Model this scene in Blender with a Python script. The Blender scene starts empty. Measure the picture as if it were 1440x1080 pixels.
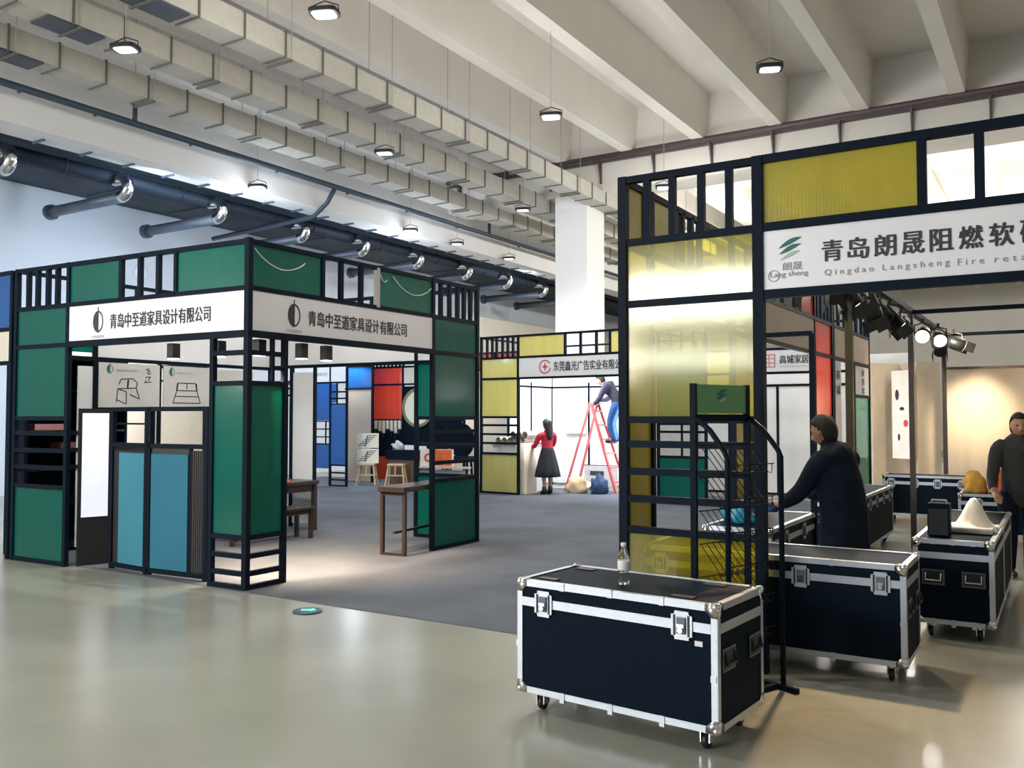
import bpy, bmesh, math, random
from mathutils import Matrix, Vector
random.seed(4)
C = bpy.context.scene.collection
SC = bpy.context.scene
PI = math.pi

# ------------------------------------------------------------------ camera, world, light, exposure
# axes of the hall: x to the right along the booth fronts, y along the ceiling beams into the depth
cam = bpy.data.cameras.new('camera'); camo = bpy.data.objects.new('camera', cam); C.objects.link(camo)
cam.sensor_width = 36; cam.lens = 36*1240/1440; cam.clip_end = 200
camo.location = (0, 0, 1.6)
camo.rotation_euler = (math.radians(90)+math.atan(45/1240), 0, math.radians(32))
SC.camera = camo
SC.view_settings.view_transform = 'Standard'; SC.view_settings.look = 'None'
SC.view_settings.exposure = 0.3; SC.view_settings.gamma = 1; SC.view_settings.use_curve_mapping = False
w = bpy.data.worlds.new('world'); SC.world = w; w.use_nodes = True
bg = w.node_tree.nodes['Background']; bg.inputs[0].default_value = (.80, .90, 1.0, 1); bg.inputs[1].default_value = .36

def lamp(name, kind, loc, power, color=(1, 1, 1), target=None, size=.3, size_y=None, spot=60, blend=.5, radius=.05):
    l = bpy.data.lights.new(name, kind); l.energy = power; l.color = color
    if kind == 'AREA':
        l.size = size
        if size_y: l.shape = 'RECTANGLE'; l.size_y = size_y
    else: l.shadow_soft_size = radius
    if kind == 'SPOT': l.spot_size = math.radians(spot); l.spot_blend = blend
    o = bpy.data.objects.new(name, l); C.objects.link(o); o.location = loc
    if target is not None:
        o.rotation_euler = (Vector(target)-Vector(loc)).to_track_quat('-Z', 'Y').to_euler()
    return o
# lights assumed behind the camera, added for pale reflection bands on yellow panels
lamp('assumed_band_light', 'AREA', (-6.7, -7.0, 4.2), 360, (.92, .97, 1.0), (-4.7, 5, 3.6), 3.1, 1.0)
lamp('assumed_band_light', 'AREA', (-6.7, -7.0, 2.85), 80, (.92, .97, 1.0), (-4.7, 5, 2.2), 3.1, .36)
lamp('ceiling_fill', 'AREA', (-13.5, -8.0, 3.4), 1100, (1.0, .955, .89), (-8.5, 1, 10.5), 9, 2.5)  # added upward fill to brighten the ceiling, stands for no known entrance
# assumed cool annex lights, hidden behind the white beam to light the left wall
lamp('assumed_annex_light', 'AREA', (-13.74, 10, 6.2), 250, (.62, .78, 1.0), (-18, 10.5, 3.6), .24, 10)
lamp('assumed_annex_light', 'AREA', (-13.74, 23, 6.2), 260, (.80, .92, 1.0), (-18, 23.5, 3.2), .24, 12)

# ------------------------------------------------------------------ materials
def mat(name, col, rough=.5, metal=0., noise=0., nscale=6., bump=0., bscale=60., spec=.5, stretch=(1, 1, 1), coat=0.):
    m = bpy.data.materials.new(name); m.use_nodes = True
    nt = m.node_tree; b = nt.nodes['Principled BSDF']
    b.inputs['Base Color'].default_value = (*col, 1); b.inputs['Roughness'].default_value = rough
    b.inputs['Metallic'].default_value = metal; b.inputs['Specular IOR Level'].default_value = spec
    if coat: b.inputs['Coat Weight'].default_value = coat; b.inputs['Coat Roughness'].default_value = .12
    tc = nt.nodes.new('ShaderNodeTexCoord'); mp = nt.nodes.new('ShaderNodeMapping'); mp.inputs['Scale'].default_value = stretch
    nt.links.new(tc.outputs['Object'], mp.inputs['Vector'])
    n = nt.nodes.new('ShaderNodeTexNoise'); n.inputs['Scale'].default_value = nscale; n.inputs['Detail'].default_value = 5
    nt.links.new(mp.outputs[0], n.inputs['Vector'])
    r = nt.nodes.new('ShaderNodeValToRGB'); k = max(noise, .03)
    r.color_ramp.elements[0].position = .3; r.color_ramp.elements[1].position = .7
    r.color_ramp.elements[0].color = (*[max(0, c*(1-k)) for c in col], 1); r.color_ramp.elements[1].color = (*[min(1, c*(1+k)) for c in col], 1)
    nt.links.new(n.outputs['Fac'], r.inputs[0]); nt.links.new(r.outputs[0], b.inputs['Base Color'])
    if bump:
        n2 = nt.nodes.new('ShaderNodeTexNoise'); n2.inputs['Scale'].default_value = bscale
        nt.links.new(mp.outputs[0], n2.inputs['Vector'])
        bp = nt.nodes.new('ShaderNodeBump'); bp.inputs['Strength'].default_value = bump; bp.inputs['Distance'].default_value = .01
        nt.links.new(n2.outputs['Fac'], bp.inputs['Height']); nt.links.new(bp.outputs[0], b.inputs['Normal'])
    return m

def sheet(name, col, see=.3, tint=None, rough=.16, transl=.5, ior=1.5):
    """ribbed translucent hollow sheet"""
    m = bpy.data.materials.new(name); m.use_nodes = True; nt = m.node_tree; N = nt.nodes.new; L = nt.links.new
    b = nt.nodes['Principled BSDF']; out = nt.nodes['Material Output']
    b.inputs['Roughness'].default_value = rough
    tc = N('ShaderNodeTexCoord'); sp = N('ShaderNodeSeparateXYZ'); L(tc.outputs['Object'], sp.inputs[0])
    ad = N('ShaderNodeMath'); ad.operation = 'ADD'; L(sp.outputs[0], ad.inputs[0]); L(sp.outputs[1], ad.inputs[1])
    mu = N('ShaderNodeMath'); mu.operation = 'MULTIPLY'; mu.inputs[1].default_value = 290; L(ad.outputs[0], mu.inputs[0])
    si = N('ShaderNodeMath'); si.operation = 'SINE'; L(mu.outputs[0], si.inputs[0])
    bp = N('ShaderNodeBump'); bp.inputs['Strength'].default_value = .07; bp.inputs['Distance'].default_value = .002
    L(si.outputs[0], bp.inputs['Height']); L(bp.outputs[0], b.inputs['Normal'])
    n = N('ShaderNodeTexNoise'); n.inputs['Scale'].default_value = 1.3
    mp = N('ShaderNodeMapping'); mp.inputs['Scale'].default_value = (6, 6, .6); L(tc.outputs['Object'], mp.inputs[0]); L(mp.outputs[0], n.inputs['Vector'])
    r = N('ShaderNodeValToRGB'); r.color_ramp.elements[0].color = (*[c*.9 for c in col], 1); r.color_ramp.elements[1].color = (*[min(1, c*1.1) for c in col], 1)
    L(n.outputs['Fac'], r.inputs[0]); L(r.outputs[0], b.inputs['Base Color'])
    tl = N('ShaderNodeBsdfTranslucent'); L(r.outputs[0], tl.inputs[0])
    mx = N('ShaderNodeMixShader'); mx.inputs[0].default_value = transl; L(b.outputs[0], mx.inputs[1]); L(tl.outputs[0], mx.inputs[2])
    tr = N('ShaderNodeBsdfTransparent'); tr.inputs[0].default_value = (*(tint or col), 1)
    m2 = N('ShaderNodeMixShader'); m2.inputs[0].default_value = see; L(mx.outputs[0], m2.inputs[1]); L(tr.outputs[0], m2.inputs[2])
    gl = N('ShaderNodeBsdfGlossy'); gl.inputs['Roughness'].default_value = .10; n3 = N('ShaderNodeTexNoise'); n3.inputs['Scale'].default_value = 1.6; L(tc.outputs['Object'], n3.inputs['Vector']); b3 = N('ShaderNodeBump'); b3.inputs['Strength'].default_value = .04; b3.inputs['Distance'].default_value = .03; L(n3.outputs['Fac'], b3.inputs['Height']); L(b3.outputs[0], gl.inputs['Normal'])
    fr = N('ShaderNodeFresnel'); fr.inputs[0].default_value = ior
    m3 = N('ShaderNodeMixShader'); L(fr.outputs[0], m3.inputs[0]); L(m2.outputs[0], m3.inputs[1]); L(gl.outputs[0], m3.inputs[2])
    L(m3.outputs[0], out.inputs[0])
    return m

def emit(name, col, s):
    m = bpy.data.materials.new(name); m.use_nodes = True; nt = m.node_tree
    b = nt.nodes['Principled BSDF']; b.inputs['Base Color'].default_value = (*col, 1)
    b.inputs['Emission Color'].default_value = (*col, 1); b.inputs['Emission Strength'].default_value = s
    return m

M = {}
M['concrete'] = mat('polished_concrete', (.31, .31, .26), .24, 0, .10, .9, .03, 3, .5)
M['carpet'] = mat('grey_carpet', (.115, .125, .145), .95, 0, .16, 1.2, .5, 240, .1)
M['plaster'] = mat('beige_plaster', (.74, .71, .66), .9, 0, .05, .8)
M['plaster_white'] = mat('white_plaster', (.80, .80, .80), .9, 0, .03, .6)
M['plaster_cool'] = mat('pale_plaster', (.62, .66, .72), .9, 0, .05, .5)
M['slab_dark'] = mat('shaded_soffit', (.045, .065, .09), .8, 0, .25, 1.1, 0, 1, .3, (3, .6, 1))  # dark colour holds the shadow under the annex slab
M['duct'] = mat('beige_duct_board', (.47, .455, .40), .75, 0, .06, 9)
M['flange'] = mat('duct_flange', (.12, .112, .10), .6)
M['grille'] = mat('duct_grille', (.055, .065, .085), .6)
M['rod'] = mat('hanger_rod', (.42, .41, .40), .5, .4)
M['pipe'] = mat('dark_pipe', (.035, .055, .085), .5, 0, .1)
M['brown_pipe'] = mat('brown_pipe', (.085, .06, .065), .5)
M['darkduct'] = mat('dark_duct_metal', (.018, .027, .042), .6, .1, .3, 2.5, 0, 1, .3, (1, .3, 1))
M['rackgreen'] = mat('rack_header_green', (.10, .31, .12), .3, 0, .05)
M['galv'] = mat('galvanised_tube', (.10, .125, .165), .45, .4, .15, 3)
M['chrome'] = mat('bright_steel', (.72, .72, .72), .18, 1.)
M['navy'] = mat('navy_black_metal', (.0028, .0080, .017), .55, 0, .05, 3, 0, 1, .09)
M['black'] = mat('black_plastic', (.008, .009, .012), .45)
M['casebody'] = mat('black_laminate', (.0028, .0090, .0185), .62, 0, .12, 30, .06, 500, .07)
M['alu'] = mat('brushed_aluminium', (.52, .56, .62), .36, .85, .06, 30, 0, 1, .5, (1, 1, 8))
M['green'] = sheet('green_sheet', (.005, .235, .185), .30, (.03, .42, .30), .22, .5, 1.26)
M['yellow'] = sheet('yellow_sheet', (.56, .50, .06), .70, (.84, .79, .22), .2)
M['yellow_thick'] = sheet('yellow_sheet_dense', (.60, .52, .06), .12, (.85, .78, .2), .2)
M['yellow_lit'] = sheet('yellow_sheet_lit', (.84, .79, .31), .16, (.9, .85, .4), .2)  # yellow sheet lightened so its colour carries the booth's inside light
M['green_matte'] = sheet('green_sheet_matte', (.012, .26, .19), .15, (.03, .42, .30), .2, .6, 1.08)
M['blue'] = sheet('blue_sheet', (.01, .20, .62), .25, (.05, .38, .9), .2)
M['red'] = sheet('red_sheet', (.80, .16, .10), .22, (.8, .15, .1), .2)
M['signwhite'] = mat('white_sign_board', (.74, .74, .76), .35, 0, .02, 2)
M['signcream'] = mat('cream_board', (.62, .58, .50), .6, 0, .03, 2)
M['boardwhite'] = mat('white_board', (.70, .71, .72), .55, 0, .03, 2)
M['beige'] = mat('beige_board', (.52, .43, .33), .7, 0, .04, 2)
M['paper'] = mat('poster_paper', (.56, .55, .53), .6, 0, .04, 3)
M['ink'] = mat('black_ink', (.02, .025, .035), .6)
M['inkgrey'] = mat('grey_ink', (.22, .23, .25), .6)
M['inkgreen'] = mat('teal_ink', (.015, .13, .12), .6)
M['inklight'] = mat('pale_green_ink', (.36, .55, .42), .6)
M['inkred'] = mat('red_ink', (.55, .06, .07), .6)
M['inkpink'] = mat('pale_red_ink', (.62, .28, .30), .6)
M['teal'] = mat('teal_cloth', (.009, .135, .215), .7, 0, .10, 1.5)
M['teal_light'] = mat('pale_teal_cloth', (.03, .20, .28), .7, 0, .10, 1.5)
M['wood_dark'] = mat('dark_stained_wood', (.035, .022, .018), .35, 0, .3, 3, 0, 1, .5, (9, 1, 1))
M['wood_mid'] = mat('brown_wood', (.14, .07, .04), .4, 0, .25, 4, 0, 1, .5, (8, 1, 1))
M['wood_light'] = mat('pale_wood', (.52, .40, .24), .5, 0, .15, 5, 0, 1, .5, (6, 6, 1))
M['skin'] = mat('skin', (.46, .24, .16), .5, 0, .06, 20)
M['hair'] = mat('black_hair', (.006, .006, .008), .65, 0, .3, 60, .3, 150, .5, (1, 1, .15))
M['hairbrown'] = mat('dark_brown_hair', (.035, .022, .016), .5, 0, .3, 60)
M['jacket'] = mat('black_jacket', (.0045, .009, .020), .85, 0, .2, 12, .3, 40, .2)
M['greyshirt'] = mat('charcoal_shirt', (.035, .034, .038), .85, 0, .15, 20)
M['jeans'] = mat('blue_denim', (.018, .08, .24), .85, 0, .25, 25)
M['redtop'] = mat('red_knit', (.50, .022, .045), .8, 0, .15, 40, .3, 120)
M['skirt'] = mat('black_skirt', (.010, .013, .020), .8, 0, .2, 8)
M['blueshirt'] = mat('grey_blue_shirt', (.045, .04, .075), .8, 0, .15, 10)
M['shoe'] = mat('black_leather', (.012, .011, .012), .35)
M['cloth'] = mat('cream_cloth', (.68, .60, .48), .85, 0, .06, 4)
M['pinkred'] = mat('red_painted_metal', (.60, .12, .11), .45)
M['white'] = mat('white_plastic', (.76, .76, .78), .35)
M['film'] = mat('white_foam_sheet', (.80, .76, .70), .5, 0, .05, 6)
M['orange'] = mat('orange_cloth', (.70, .15, .04), .8, 0, .2, 9)
M['gold'] = mat('yellow_cloth', (.62, .34, .05), .8, 0, .2, 9)
M['bluebag'] = mat('blue_plastic_bag', (.03, .30, .48), .35, 0, .35, 7)
M['darkblue'] = mat('dark_blue_cloth', (.02, .05, .12), .8)
M['sack'] = mat('tan_sack', (.55, .42, .25), .9, 0, .1, 9)
M['olive'] = mat('olive_frame', (.20, .20, .10), .5)
M['cream'] = mat('cream_plain', (.78, .74, .60), .6)
M['palegreen'] = mat('pale_green_paper', (.62, .72, .55), .6)
M['stone'] = mat('grey_stone', (.42, .41, .40), .7, 0, .2, 8)
M['glow_cool'] = emit('lamp_cool', (.90, .96, 1.0), 9)
M['glow_dim'] = emit('lamp_dim', (.86, .90, .95), .8)
M['glow_warm'] = emit('lamp_warm', (1.0, .88, .68), 2.2)
M['glow_small'] = emit('lamp_small', (1.0, .95, .85), 6)
M['glow_green'] = emit('marker_green', (.05, 1.0, .45), 2.2)
M['glow_panel'] = emit('light_box', (.80, .84, .95), .36)
g = bpy.data.materials.new('clear_plastic'); g.use_nodes = True
b_ = g.node_tree.nodes['Principled BSDF']; b_.inputs['Transmission Weight'].default_value = 1; b_.inputs['Roughness'].default_value = .04
b_.inputs['IOR'].default_value = 1.25; b_.inputs['Base Color'].default_value = (.93, .96, .98, 1); M['clear'] = g
gg = mat('green_glass', (.06, .17, .12), .1); M['greenglass'] = gg

# ------------------------------------------------------------------ building helpers
XF = {}
def setp(o, label=None, cat=None, group=None, kind=None):
    if label: o['label'] = label
    if cat: o['category'] = cat
    if group: o['group'] = group
    if kind: o['kind'] = kind
    return o
def thing(name, label, cat, loc=(0, 0, 0), rotz=0., group=None):
    o = bpy.data.objects.new(name, None); C.objects.link(o); o.empty_display_size = .1
    o.location = loc; o.rotation_euler = (0, 0, rotz)
    XF[o] = Matrix.Translation(loc) @ Matrix.Rotation(rotz, 4, 'Z')
    return setp(o, label, cat, group)
def dup(root, loc, rotz, label=None, group=None):
    r = root.copy(); C.objects.link(r); r.location = loc; r.rotation_euler = (0, 0, rotz)
    if label: r['label'] = label
    if group: r['group'] = group
    for ch in list(root.children):
        c = ch.copy(); C.objects.link(c); c.parent = r
        for gch in ch.children:
            d = gch.copy(); C.objects.link(d); d.parent = c
    XF[r] = Matrix.Translation(loc) @ Matrix.Rotation(rotz, 4, 'Z')
    return r

class MB:
    def __init__(s, T=None): s.bm = bmesh.new(); s.T = T or Matrix()
    def add(s, verts, faces):
        vs = [s.bm.verts.new(v) for v in verts]
        for f in faces:
            try: s.bm.faces.new([vs[i] for i in f])
            except ValueError: pass
        return s
    def hexa(s, p): # 8 points: bottom 0-3 ccw, top 4-7
        return s.add(p, [(3, 2, 1, 0), (4, 5, 6, 7), (0, 1, 5, 4), (1, 2, 6, 5), (2, 3, 7, 6), (3, 0, 4, 7)])
    def box(s, x0, x1, y0, y1, z0, z1):
        return s.hexa([(x0, y0, z0), (x1, y0, z0), (x1, y1, z0), (x0, y1, z0), (x0, y0, z1), (x1, y0, z1), (x1, y1, z1), (x0, y1, z1)])
    def obox(s, c, ax, ay, az): # oriented box by half vectors
        c, ax, ay, az = map(Vector, (c, ax, ay, az))
        P = lambda i, j, k: c+ax*i+ay*j+az*k
        return s.hexa([P(-1, -1, -1), P(1, -1, -1), P(1, 1, -1), P(-1, 1, -1), P(-1, -1, 1), P(1, -1, 1), P(1, 1, 1), P(-1, 1, 1)])
    def bar(s, p, q, w, h=None, up=(0, 0, 1)):
        p, q = Vector(p), Vector(q); d = (q-p); L = d.length; d.normalize(); up = Vector(up)
        if abs(d.dot(up)) > .98: up = Vector((0, 1, 0))
        a = d.cross(up).normalized(); b = a.cross(d).normalized(); h = h or w
        return s.obox((p+q)/2, d*(L/2), a*(w/2), b*(h/2))
    def tube(s, pts, r, n=10, cap=True):
        pts = [Vector(p) for p in pts]; rings = []
        rr = r if isinstance(r, (list, tuple)) else [r]*len(pts)
        a = None
        for i, p in enumerate(pts):
            d = (pts[min(i+1, len(pts)-1)]-pts[max(i-1, 0)]).normalized()
            if a is None:
                a = d.cross(Vector((0, 0, 1)))
                if a.length < .05: a = d.cross(Vector((0, 1, 0)))
            a = (a-d*a.dot(d)).normalized(); b = d.cross(a)
            rings.append([s.bm.verts.new(p+(a*math.cos(t)+b*math.sin(t))*rr[i]) for t in [2*PI*k/n for k in range(n)]])
        for A, B in zip(rings, rings[1:]):
            for k in range(n): s.bm.faces.new((A[k], A[(k+1) % n], B[(k+1) % n], B[k]))
        if cap:
            try: s.bm.faces.new(rings[0][::-1]); s.bm.faces.new(rings[-1])
            except ValueError: pass
        return s
    def lathe(s, prof, c=(0, 0, 0), n=20, axis='z'):
        rings = []
        for r, z in prof:
            ring = []
            for k in range(n):
                t = 2*PI*k/n; v = (r*math.cos(t), r*math.sin(t), z)
                if axis == 'y': v = (v[0], v[2], v[1])
                if axis == 'x': v = (v[2], v[0], v[1])
                ring.append(s.bm.verts.new(Vector(c)+Vector(v)))
            rings.append(ring)
        for A, B in zip(rings, rings[1:]):
            for k in range(n): s.bm.faces.new((A[k], A[(k+1) % n], B[(k+1) % n], B[k]))
        if prof[0][0] > 1e-5: s.bm.faces.new(rings[0][::-1])
        if prof[-1][0] > 1e-5: s.bm.faces.new(rings[-1])
        return s
    def sphere(s, c, r, sc=(1, 1, 1), n=14):
        T = Matrix.Translation(c) @ Matrix.Diagonal((r*sc[0], r*sc[1], r*sc[2], 1))
        bmesh.ops.create_uvsphere(s.bm, u_segments=n, v_segments=max(6, n*2//3), radius=1, matrix=T); return s
    def prism(s, poly, c, R, U, Nn, t): # 2-d polygon in plane (R,U) extruded along Nn
        c, R, U, Nn = map(Vector, (c, R, U, Nn)); n = len(poly)
        P = [c+R*x+U*y for x, y in poly]+[c+R*x+U*y+Nn*t for x, y in poly]
        return s.add(P, [tuple(range(n))[::-1], tuple(range(n, 2*n))]+[(i, (i+1) % n, n+(i+1) % n, n+i) for i in range(n)])
    def build(s, name, m, parent=None, smooth=False, bevel=0., kind=None):
        bmesh.ops.recalc_face_normals(s.bm, faces=s.bm.faces)
        if bevel: bmesh.ops.bevel(s.bm, geom=[e for e in s.bm.edges], offset=bevel, segments=2, profile=.6, affect='EDGES', clamp_overlap=True)
        me = bpy.data.meshes.new(name)
        PM = XF[parent] if parent is not None else None
        X = (PM.inverted() @ s.T) if PM is not None else s.T
        org = Matrix()
        if PM is None and s.T == Matrix():
            lo = [min(v.co[i] for v in s.bm.verts) for i in range(3)]; hi = [max(v.co[i] for v in s.bm.verts) for i in range(3)]
            org = Matrix.Translation(((lo[0]+hi[0])/2, (lo[1]+hi[1])/2, lo[2])); X = org.inverted()
        s.bm.transform(X); s.bm.to_mesh(me); s.bm.free()
        me.materials.append(m)
        if smooth:
            for p in me.polygons: p.use_smooth = True
        o = bpy.data.objects.new(name, me); C.objects.link(o)
        if parent is not None: o.parent = parent; XF[o] = PM
        else: o.matrix_world = org; XF[o] = org
        if kind: o['kind'] = kind
        return o

def struct(name, mb, m, **k):
    o = mb.build(name, m, None, **k); o['kind'] = 'structure'; return o

_tc = {}
def text(parent, body, c, R, U, Nn, h=None, wd=None, m=None, name='lettering', bold=0., space=1., fat=0.):
    key = (body, bold, space)
    if key not in _tc:
        cu = bpy.data.curves.new('t', 'FONT'); cu.body = body; cu.offset = bold; cu.resolution_u = 3; cu.space_character = space
        o = bpy.data.objects.new('t', cu); C.objects.link(o); bpy.context.view_layer.update()
        me = bpy.data.meshes.new_from_object(o.evaluated_get(bpy.context.evaluated_depsgraph_get()))
        _tc[key] = ([tuple(v.co) for v in me.vertices], [tuple(p.vertices) for p in me.polygons])
        bpy.data.objects.remove(o); bpy.data.curves.remove(cu); bpy.data.meshes.remove(me)
    vs, fs = _tc[key]
    x0, x1 = min(v[0] for v in vs), max(v[0] for v in vs); y0, y1 = min(v[1] for v in vs), max(v[1] for v in vs)
    sx = (wd/(x1-x0)) if wd else None; sy = (h/(y1-y0)) if h else None
    sx = sx or sy; sy = sy or sx
    c, R, U, Nn = map(Vector, (c, R, U, Nn))
    mb = MB()
    for i_, (dx, dy) in enumerate(((0, 0),) if not fat else ((-fat, 0), (fat, 0), (0, fat*.4), (0, -fat*.4))):
        mb.add([c+R*((v[0]-(x0+x1)/2)*sx+dx)+U*((v[1]-(y0+y1)/2)*sy+dy)+Nn*(.003+.0003*i_) for v in vs], fs)
    bmesh.ops.remove_doubles(mb.bm, verts=mb.bm.verts, dist=1e-5)
    return mb.build(name, m or M['ink'], parent)

def circ(r, n=24, a0=0, a1=2*PI, cx=0, cy=0, ry=None):
    k = n if abs(a1-a0) < 6.28 else n-1
    return [(cx+r*math.cos(a0+(a1-a0)*i/k), cy+(ry or r)*math.sin(a0+(a1-a0)*i/k)) for i in range(n if k == n-1 else n+1)]
def ringquads(mb, r0, r1, c, R, U, Nn, t, n=28, sx=1., a0=0., a1=2*PI):
    for i in range(n):
        A, B = a0+(a1-a0)*i/n, a0+(a1-a0)*(i+1)/n
        mb.prism([(r0*math.cos(A)*sx, r0*math.sin(A)), (r1*math.cos(A)*sx, r1*math.sin(A)), (r1*math.cos(B)*sx, r1*math.sin(B)), (r0*math.cos(B)*sx, r0*math.sin(B))], c, R, U, Nn, t)

Z = Vector((0, 0, 1))
TOP, RS, RB, RL = 3.225, 2.79, 2.365, 1.575
class Wall:
    """one straight side of a booth frame standing on the floor from A to B; out=+1/-1 picks the outer side"""
    def __init__(s, root, A, B, out=1, t=.05):
        s.root = root; s.A = Vector((A[0], A[1], 0)); d = Vector((B[0]-A[0], B[1]-A[1], 0)); s.L = d.length; s.w = d.normalized()
        s.n = Vector((-s.w.y, s.w.x, 0))*out; s.R = Z.cross(s.n); s.t = t
    def p(s, a, z, d=0.): return s.A+s.w*a+s.n*d+Z*z
    def post(s, a, z0=0., z1=TOP+.025, t=None, m=None, name='post'):
        t = t or s.t; MB().obox(s.p(a, (z0+z1)/2), s.w*t/2, s.n*t/2, Z*(z1-z0)/2).build(name, m or M['navy'], s.root)
    def rail(s, a, b, z, t=None, m=None):
        t = (t or s.t)*.9; MB().obox(s.p((a+b)/2, z), s.w*(b-a)/2, s.n*t/2, Z*t/2).build('rail', m or M['navy'], s.root)
    def panel(s, a, b, z0, z1, m, name='panel', t=.012, d=0., label=None):
        o = MB().obox(s.p((a+b)/2, (z0+z1)/2, d), s.w*(b-a)/2, s.n*t/2, Z*(z1-z0)/2).build(name, m, s.root)
        if label: o['label'] = label
        return o
    def bars(s, lst, z0=RS, z1=TOP, t=.045):
        for a in lst: s.post(a, z0, z1, t, name='mullion')
    def sign(s, a, b, m, z0=RB+.02, z1=RS-.02):
        return s.panel(a, b, z0, z1, m, 'fascia_sign', .03)
    def tower(s, a, b, m, barlist=(.2, .4, .6, .8), lat=(1.41, 1.225, 1.04), low=.83, lowpanel=True, name='panel'):
        L = b-a
        for z in (TOP, RS, RB, RL, low, .025): s.rail(a, b, z)
        s.bars([a+L*f for f in barlist])
        s.panel(a+.02, b-.02, RB+.02, RS-.02, m, name); s.panel(a+.02, b-.02, RL+.02, RB-.02, m, name)
        for z in lat: s.rail(a, b, z)
        if lowpanel: s.panel(a+.02, b-.02, .045, low-.02, m, name)
    def corner(s, a, b, m, z1=RB, name='panel'):
        for z in (2.19, 1.905, .48, .31, .15, .025): s.rail(a, b, z)
        s.panel(a+.02, b-.02, .50, 1.885, m, name)

# ------------------------------------------------------------------ the hall
struct('floor', MB().box(-22, 12, -9, 46, -.12, 0), M['concrete'])
setp(MB().box(-10.0, -2.3, 5.55, 17.2, 0, .006).box(-16.6, -10.0, 9.4, 17.2, 0, .006).build('carpet', M['carpet']), 'dark grey exhibition carpet covering the aisle around the green booth', 'carpet')
struct('ceiling', MB().box(-13.3, 12, -9, 46, 8.55, 8.75), M['plaster'])
e0 = -1.55; k = 0
for i in range(-8, 7):
    e = e0+i*1.665; k += 1
    mb = MB()
    for y0, y1 in ((-9, 18.2), (19.05, 45.9)):
        mb.hexa([(e-.13, y0, 7.55), (e+.13, y0, 7.55), (e+.13, y1, 7.55), (e-.13, y1, 7.55), (e-.20, y0, 8.55), (e+.20, y0, 8.55), (e+.20, y1, 8.55), (e-.20, y1, 8.55)])
    struct('trim_%d' % k, mb, M['plaster'])
struct('trim_16', MB().box(-13.3, 12, 18.2, 19.05, 6.78, 8.55), M['plaster'])
struct('trim_17', MB().box(-13.3, 12, 34.0, 34.8, 6.3, 8.55), M['plaster'])
struct('trim_18', MB().box(-10.13, -9.29, 18.15, 19.05, 0, 6.78), M['plaster_white'])
struct('trim_19', MB().box(-13.65, -13.3, -9, 46, 6.0, 8.75), M['plaster_white'])
struct('trim_20', MB().box(-18.0, -13.65, -9, 46, 6.35, 6.55), M['slab_dark'])
struct('wall_left', MB().box(-18.3, -18.0, -9, 46, 0, 6.35), M['plaster_cool'])
struct('wall_front_unseen', MB().box(-22, 12, -9.3, -9.0, 5.0, 8.75), M['plaster'])  # unseen upper wall, added so the top panels reflect something dim
struct('wall_right_unseen', MB().box(9.0, 9.3, -4, 46, 0, 8.6), M['plaster'])  # unseen side wall, added to block world light from the right
struct('wall_back', MB().box(-18.0, 12, 45.9, 46.2, 0, 8.75), M['plaster'])
struct('baseboard_left', MB().box(-18.0, -16.9, 24, 45.9, 0, 5.0), M['signcream'])
struct('window_1', MB().box(-18.0, -17.96, 12.1, 15.2, .8, 1.78), M['greenglass'])

# rectangular air ducts
def duct(e, ya, yb, label, grille):
    t = thing('air_duct', label, 'duct', (e-.21, ya, 6.5), 0, 'beige air ducts under the ceiling')
    MB().box(e-.42, e, ya, yb, 6.5, 6.83).build('duct_body', M['duct'], t)
    y = ya+.3; i = 0
    while y < yb:
        mb = MB(); w_, o_ = .025, .018
        for (x0, x1, z0, z1) in ((e-.42-o_, e+o_, 6.5-o_, 6.5), (e-.42-o_, e+o_, 6.83, 6.83+o_), (e-.42-o_, e-.42, 6.5, 6.83), (e, e+o_, 6.5, 6.83)):
            mb.box(x0, x1, y, y+w_, z0, z1)
        mb.build('flange', M['flange'], t)
        if i % 3 == 1:
            for x in (e-.45, e+.03): MB().tube([(x, y+.1, 6.47), (x, y+.1, 8.55)], .007, 6).build('hanger_rod', M['rod'], t)
            MB().box(e-.46, e+.04, y+.08, y+.12, 6.455, 6.48).build('support_bar', M['flange'], t)
        y += .71; i += 1
    for gy in grille:
        MB().box(e-.40, e-.02, gy-.38, gy+.38, 6.47, 6.5).build('grille', M['grille'], t)
duct(-8.9, 1.0, 26, 'rightmost of the three beige ceiling ducts, passing right beside the white pillar top', (6.5,))
duct(-10.38, 1.0, 26, 'middle of the three beige ceiling ducts, ending visually at the white pillar', (6.35,))
duct(-11.87, 1.0, 26, 'leftmost of the three beige ceiling ducts, next to the long dark pipe', (6.4,))

def pipe(name, pts, r, m, label, cat='pipe', stubs=()):
    t = thing(name, label, cat, pts[0]); MB().tube(pts, r, 10).build('pipe_run', m, t, True)
    for p, q, rr in stubs: MB().tube([p, q], rr, 8).build('stub', m, t, True)
    return t
pipe('water_pipe', [(-12.9, 0, 6.42), (-12.9, 34, 6.42)], .055, M['pipe'], 'long dark pipe running beside the leftmost duct, above the white beam', stubs=[((-12.9, y, 6.42), (-12.9, y, 6.75), .04) for y in (5.2, 8.9, 19.5)]+[((-12.9, y, 6.34), (-12.9, y, 6.42), .03) for y in (4, 7, 8.2, 10, 12, 14, 16, 18, 21)])
pipe('branch_pipe', [(-12.9, 13.6, 6.36), (-13.1, 13.6, 6.1), (-13.5, 13.6, 5.85), (-16.7, 13.6, 5.72)], .05, M['pipe'], 'dark bent branch pipe crossing from the long pipe toward the left wall')
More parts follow.
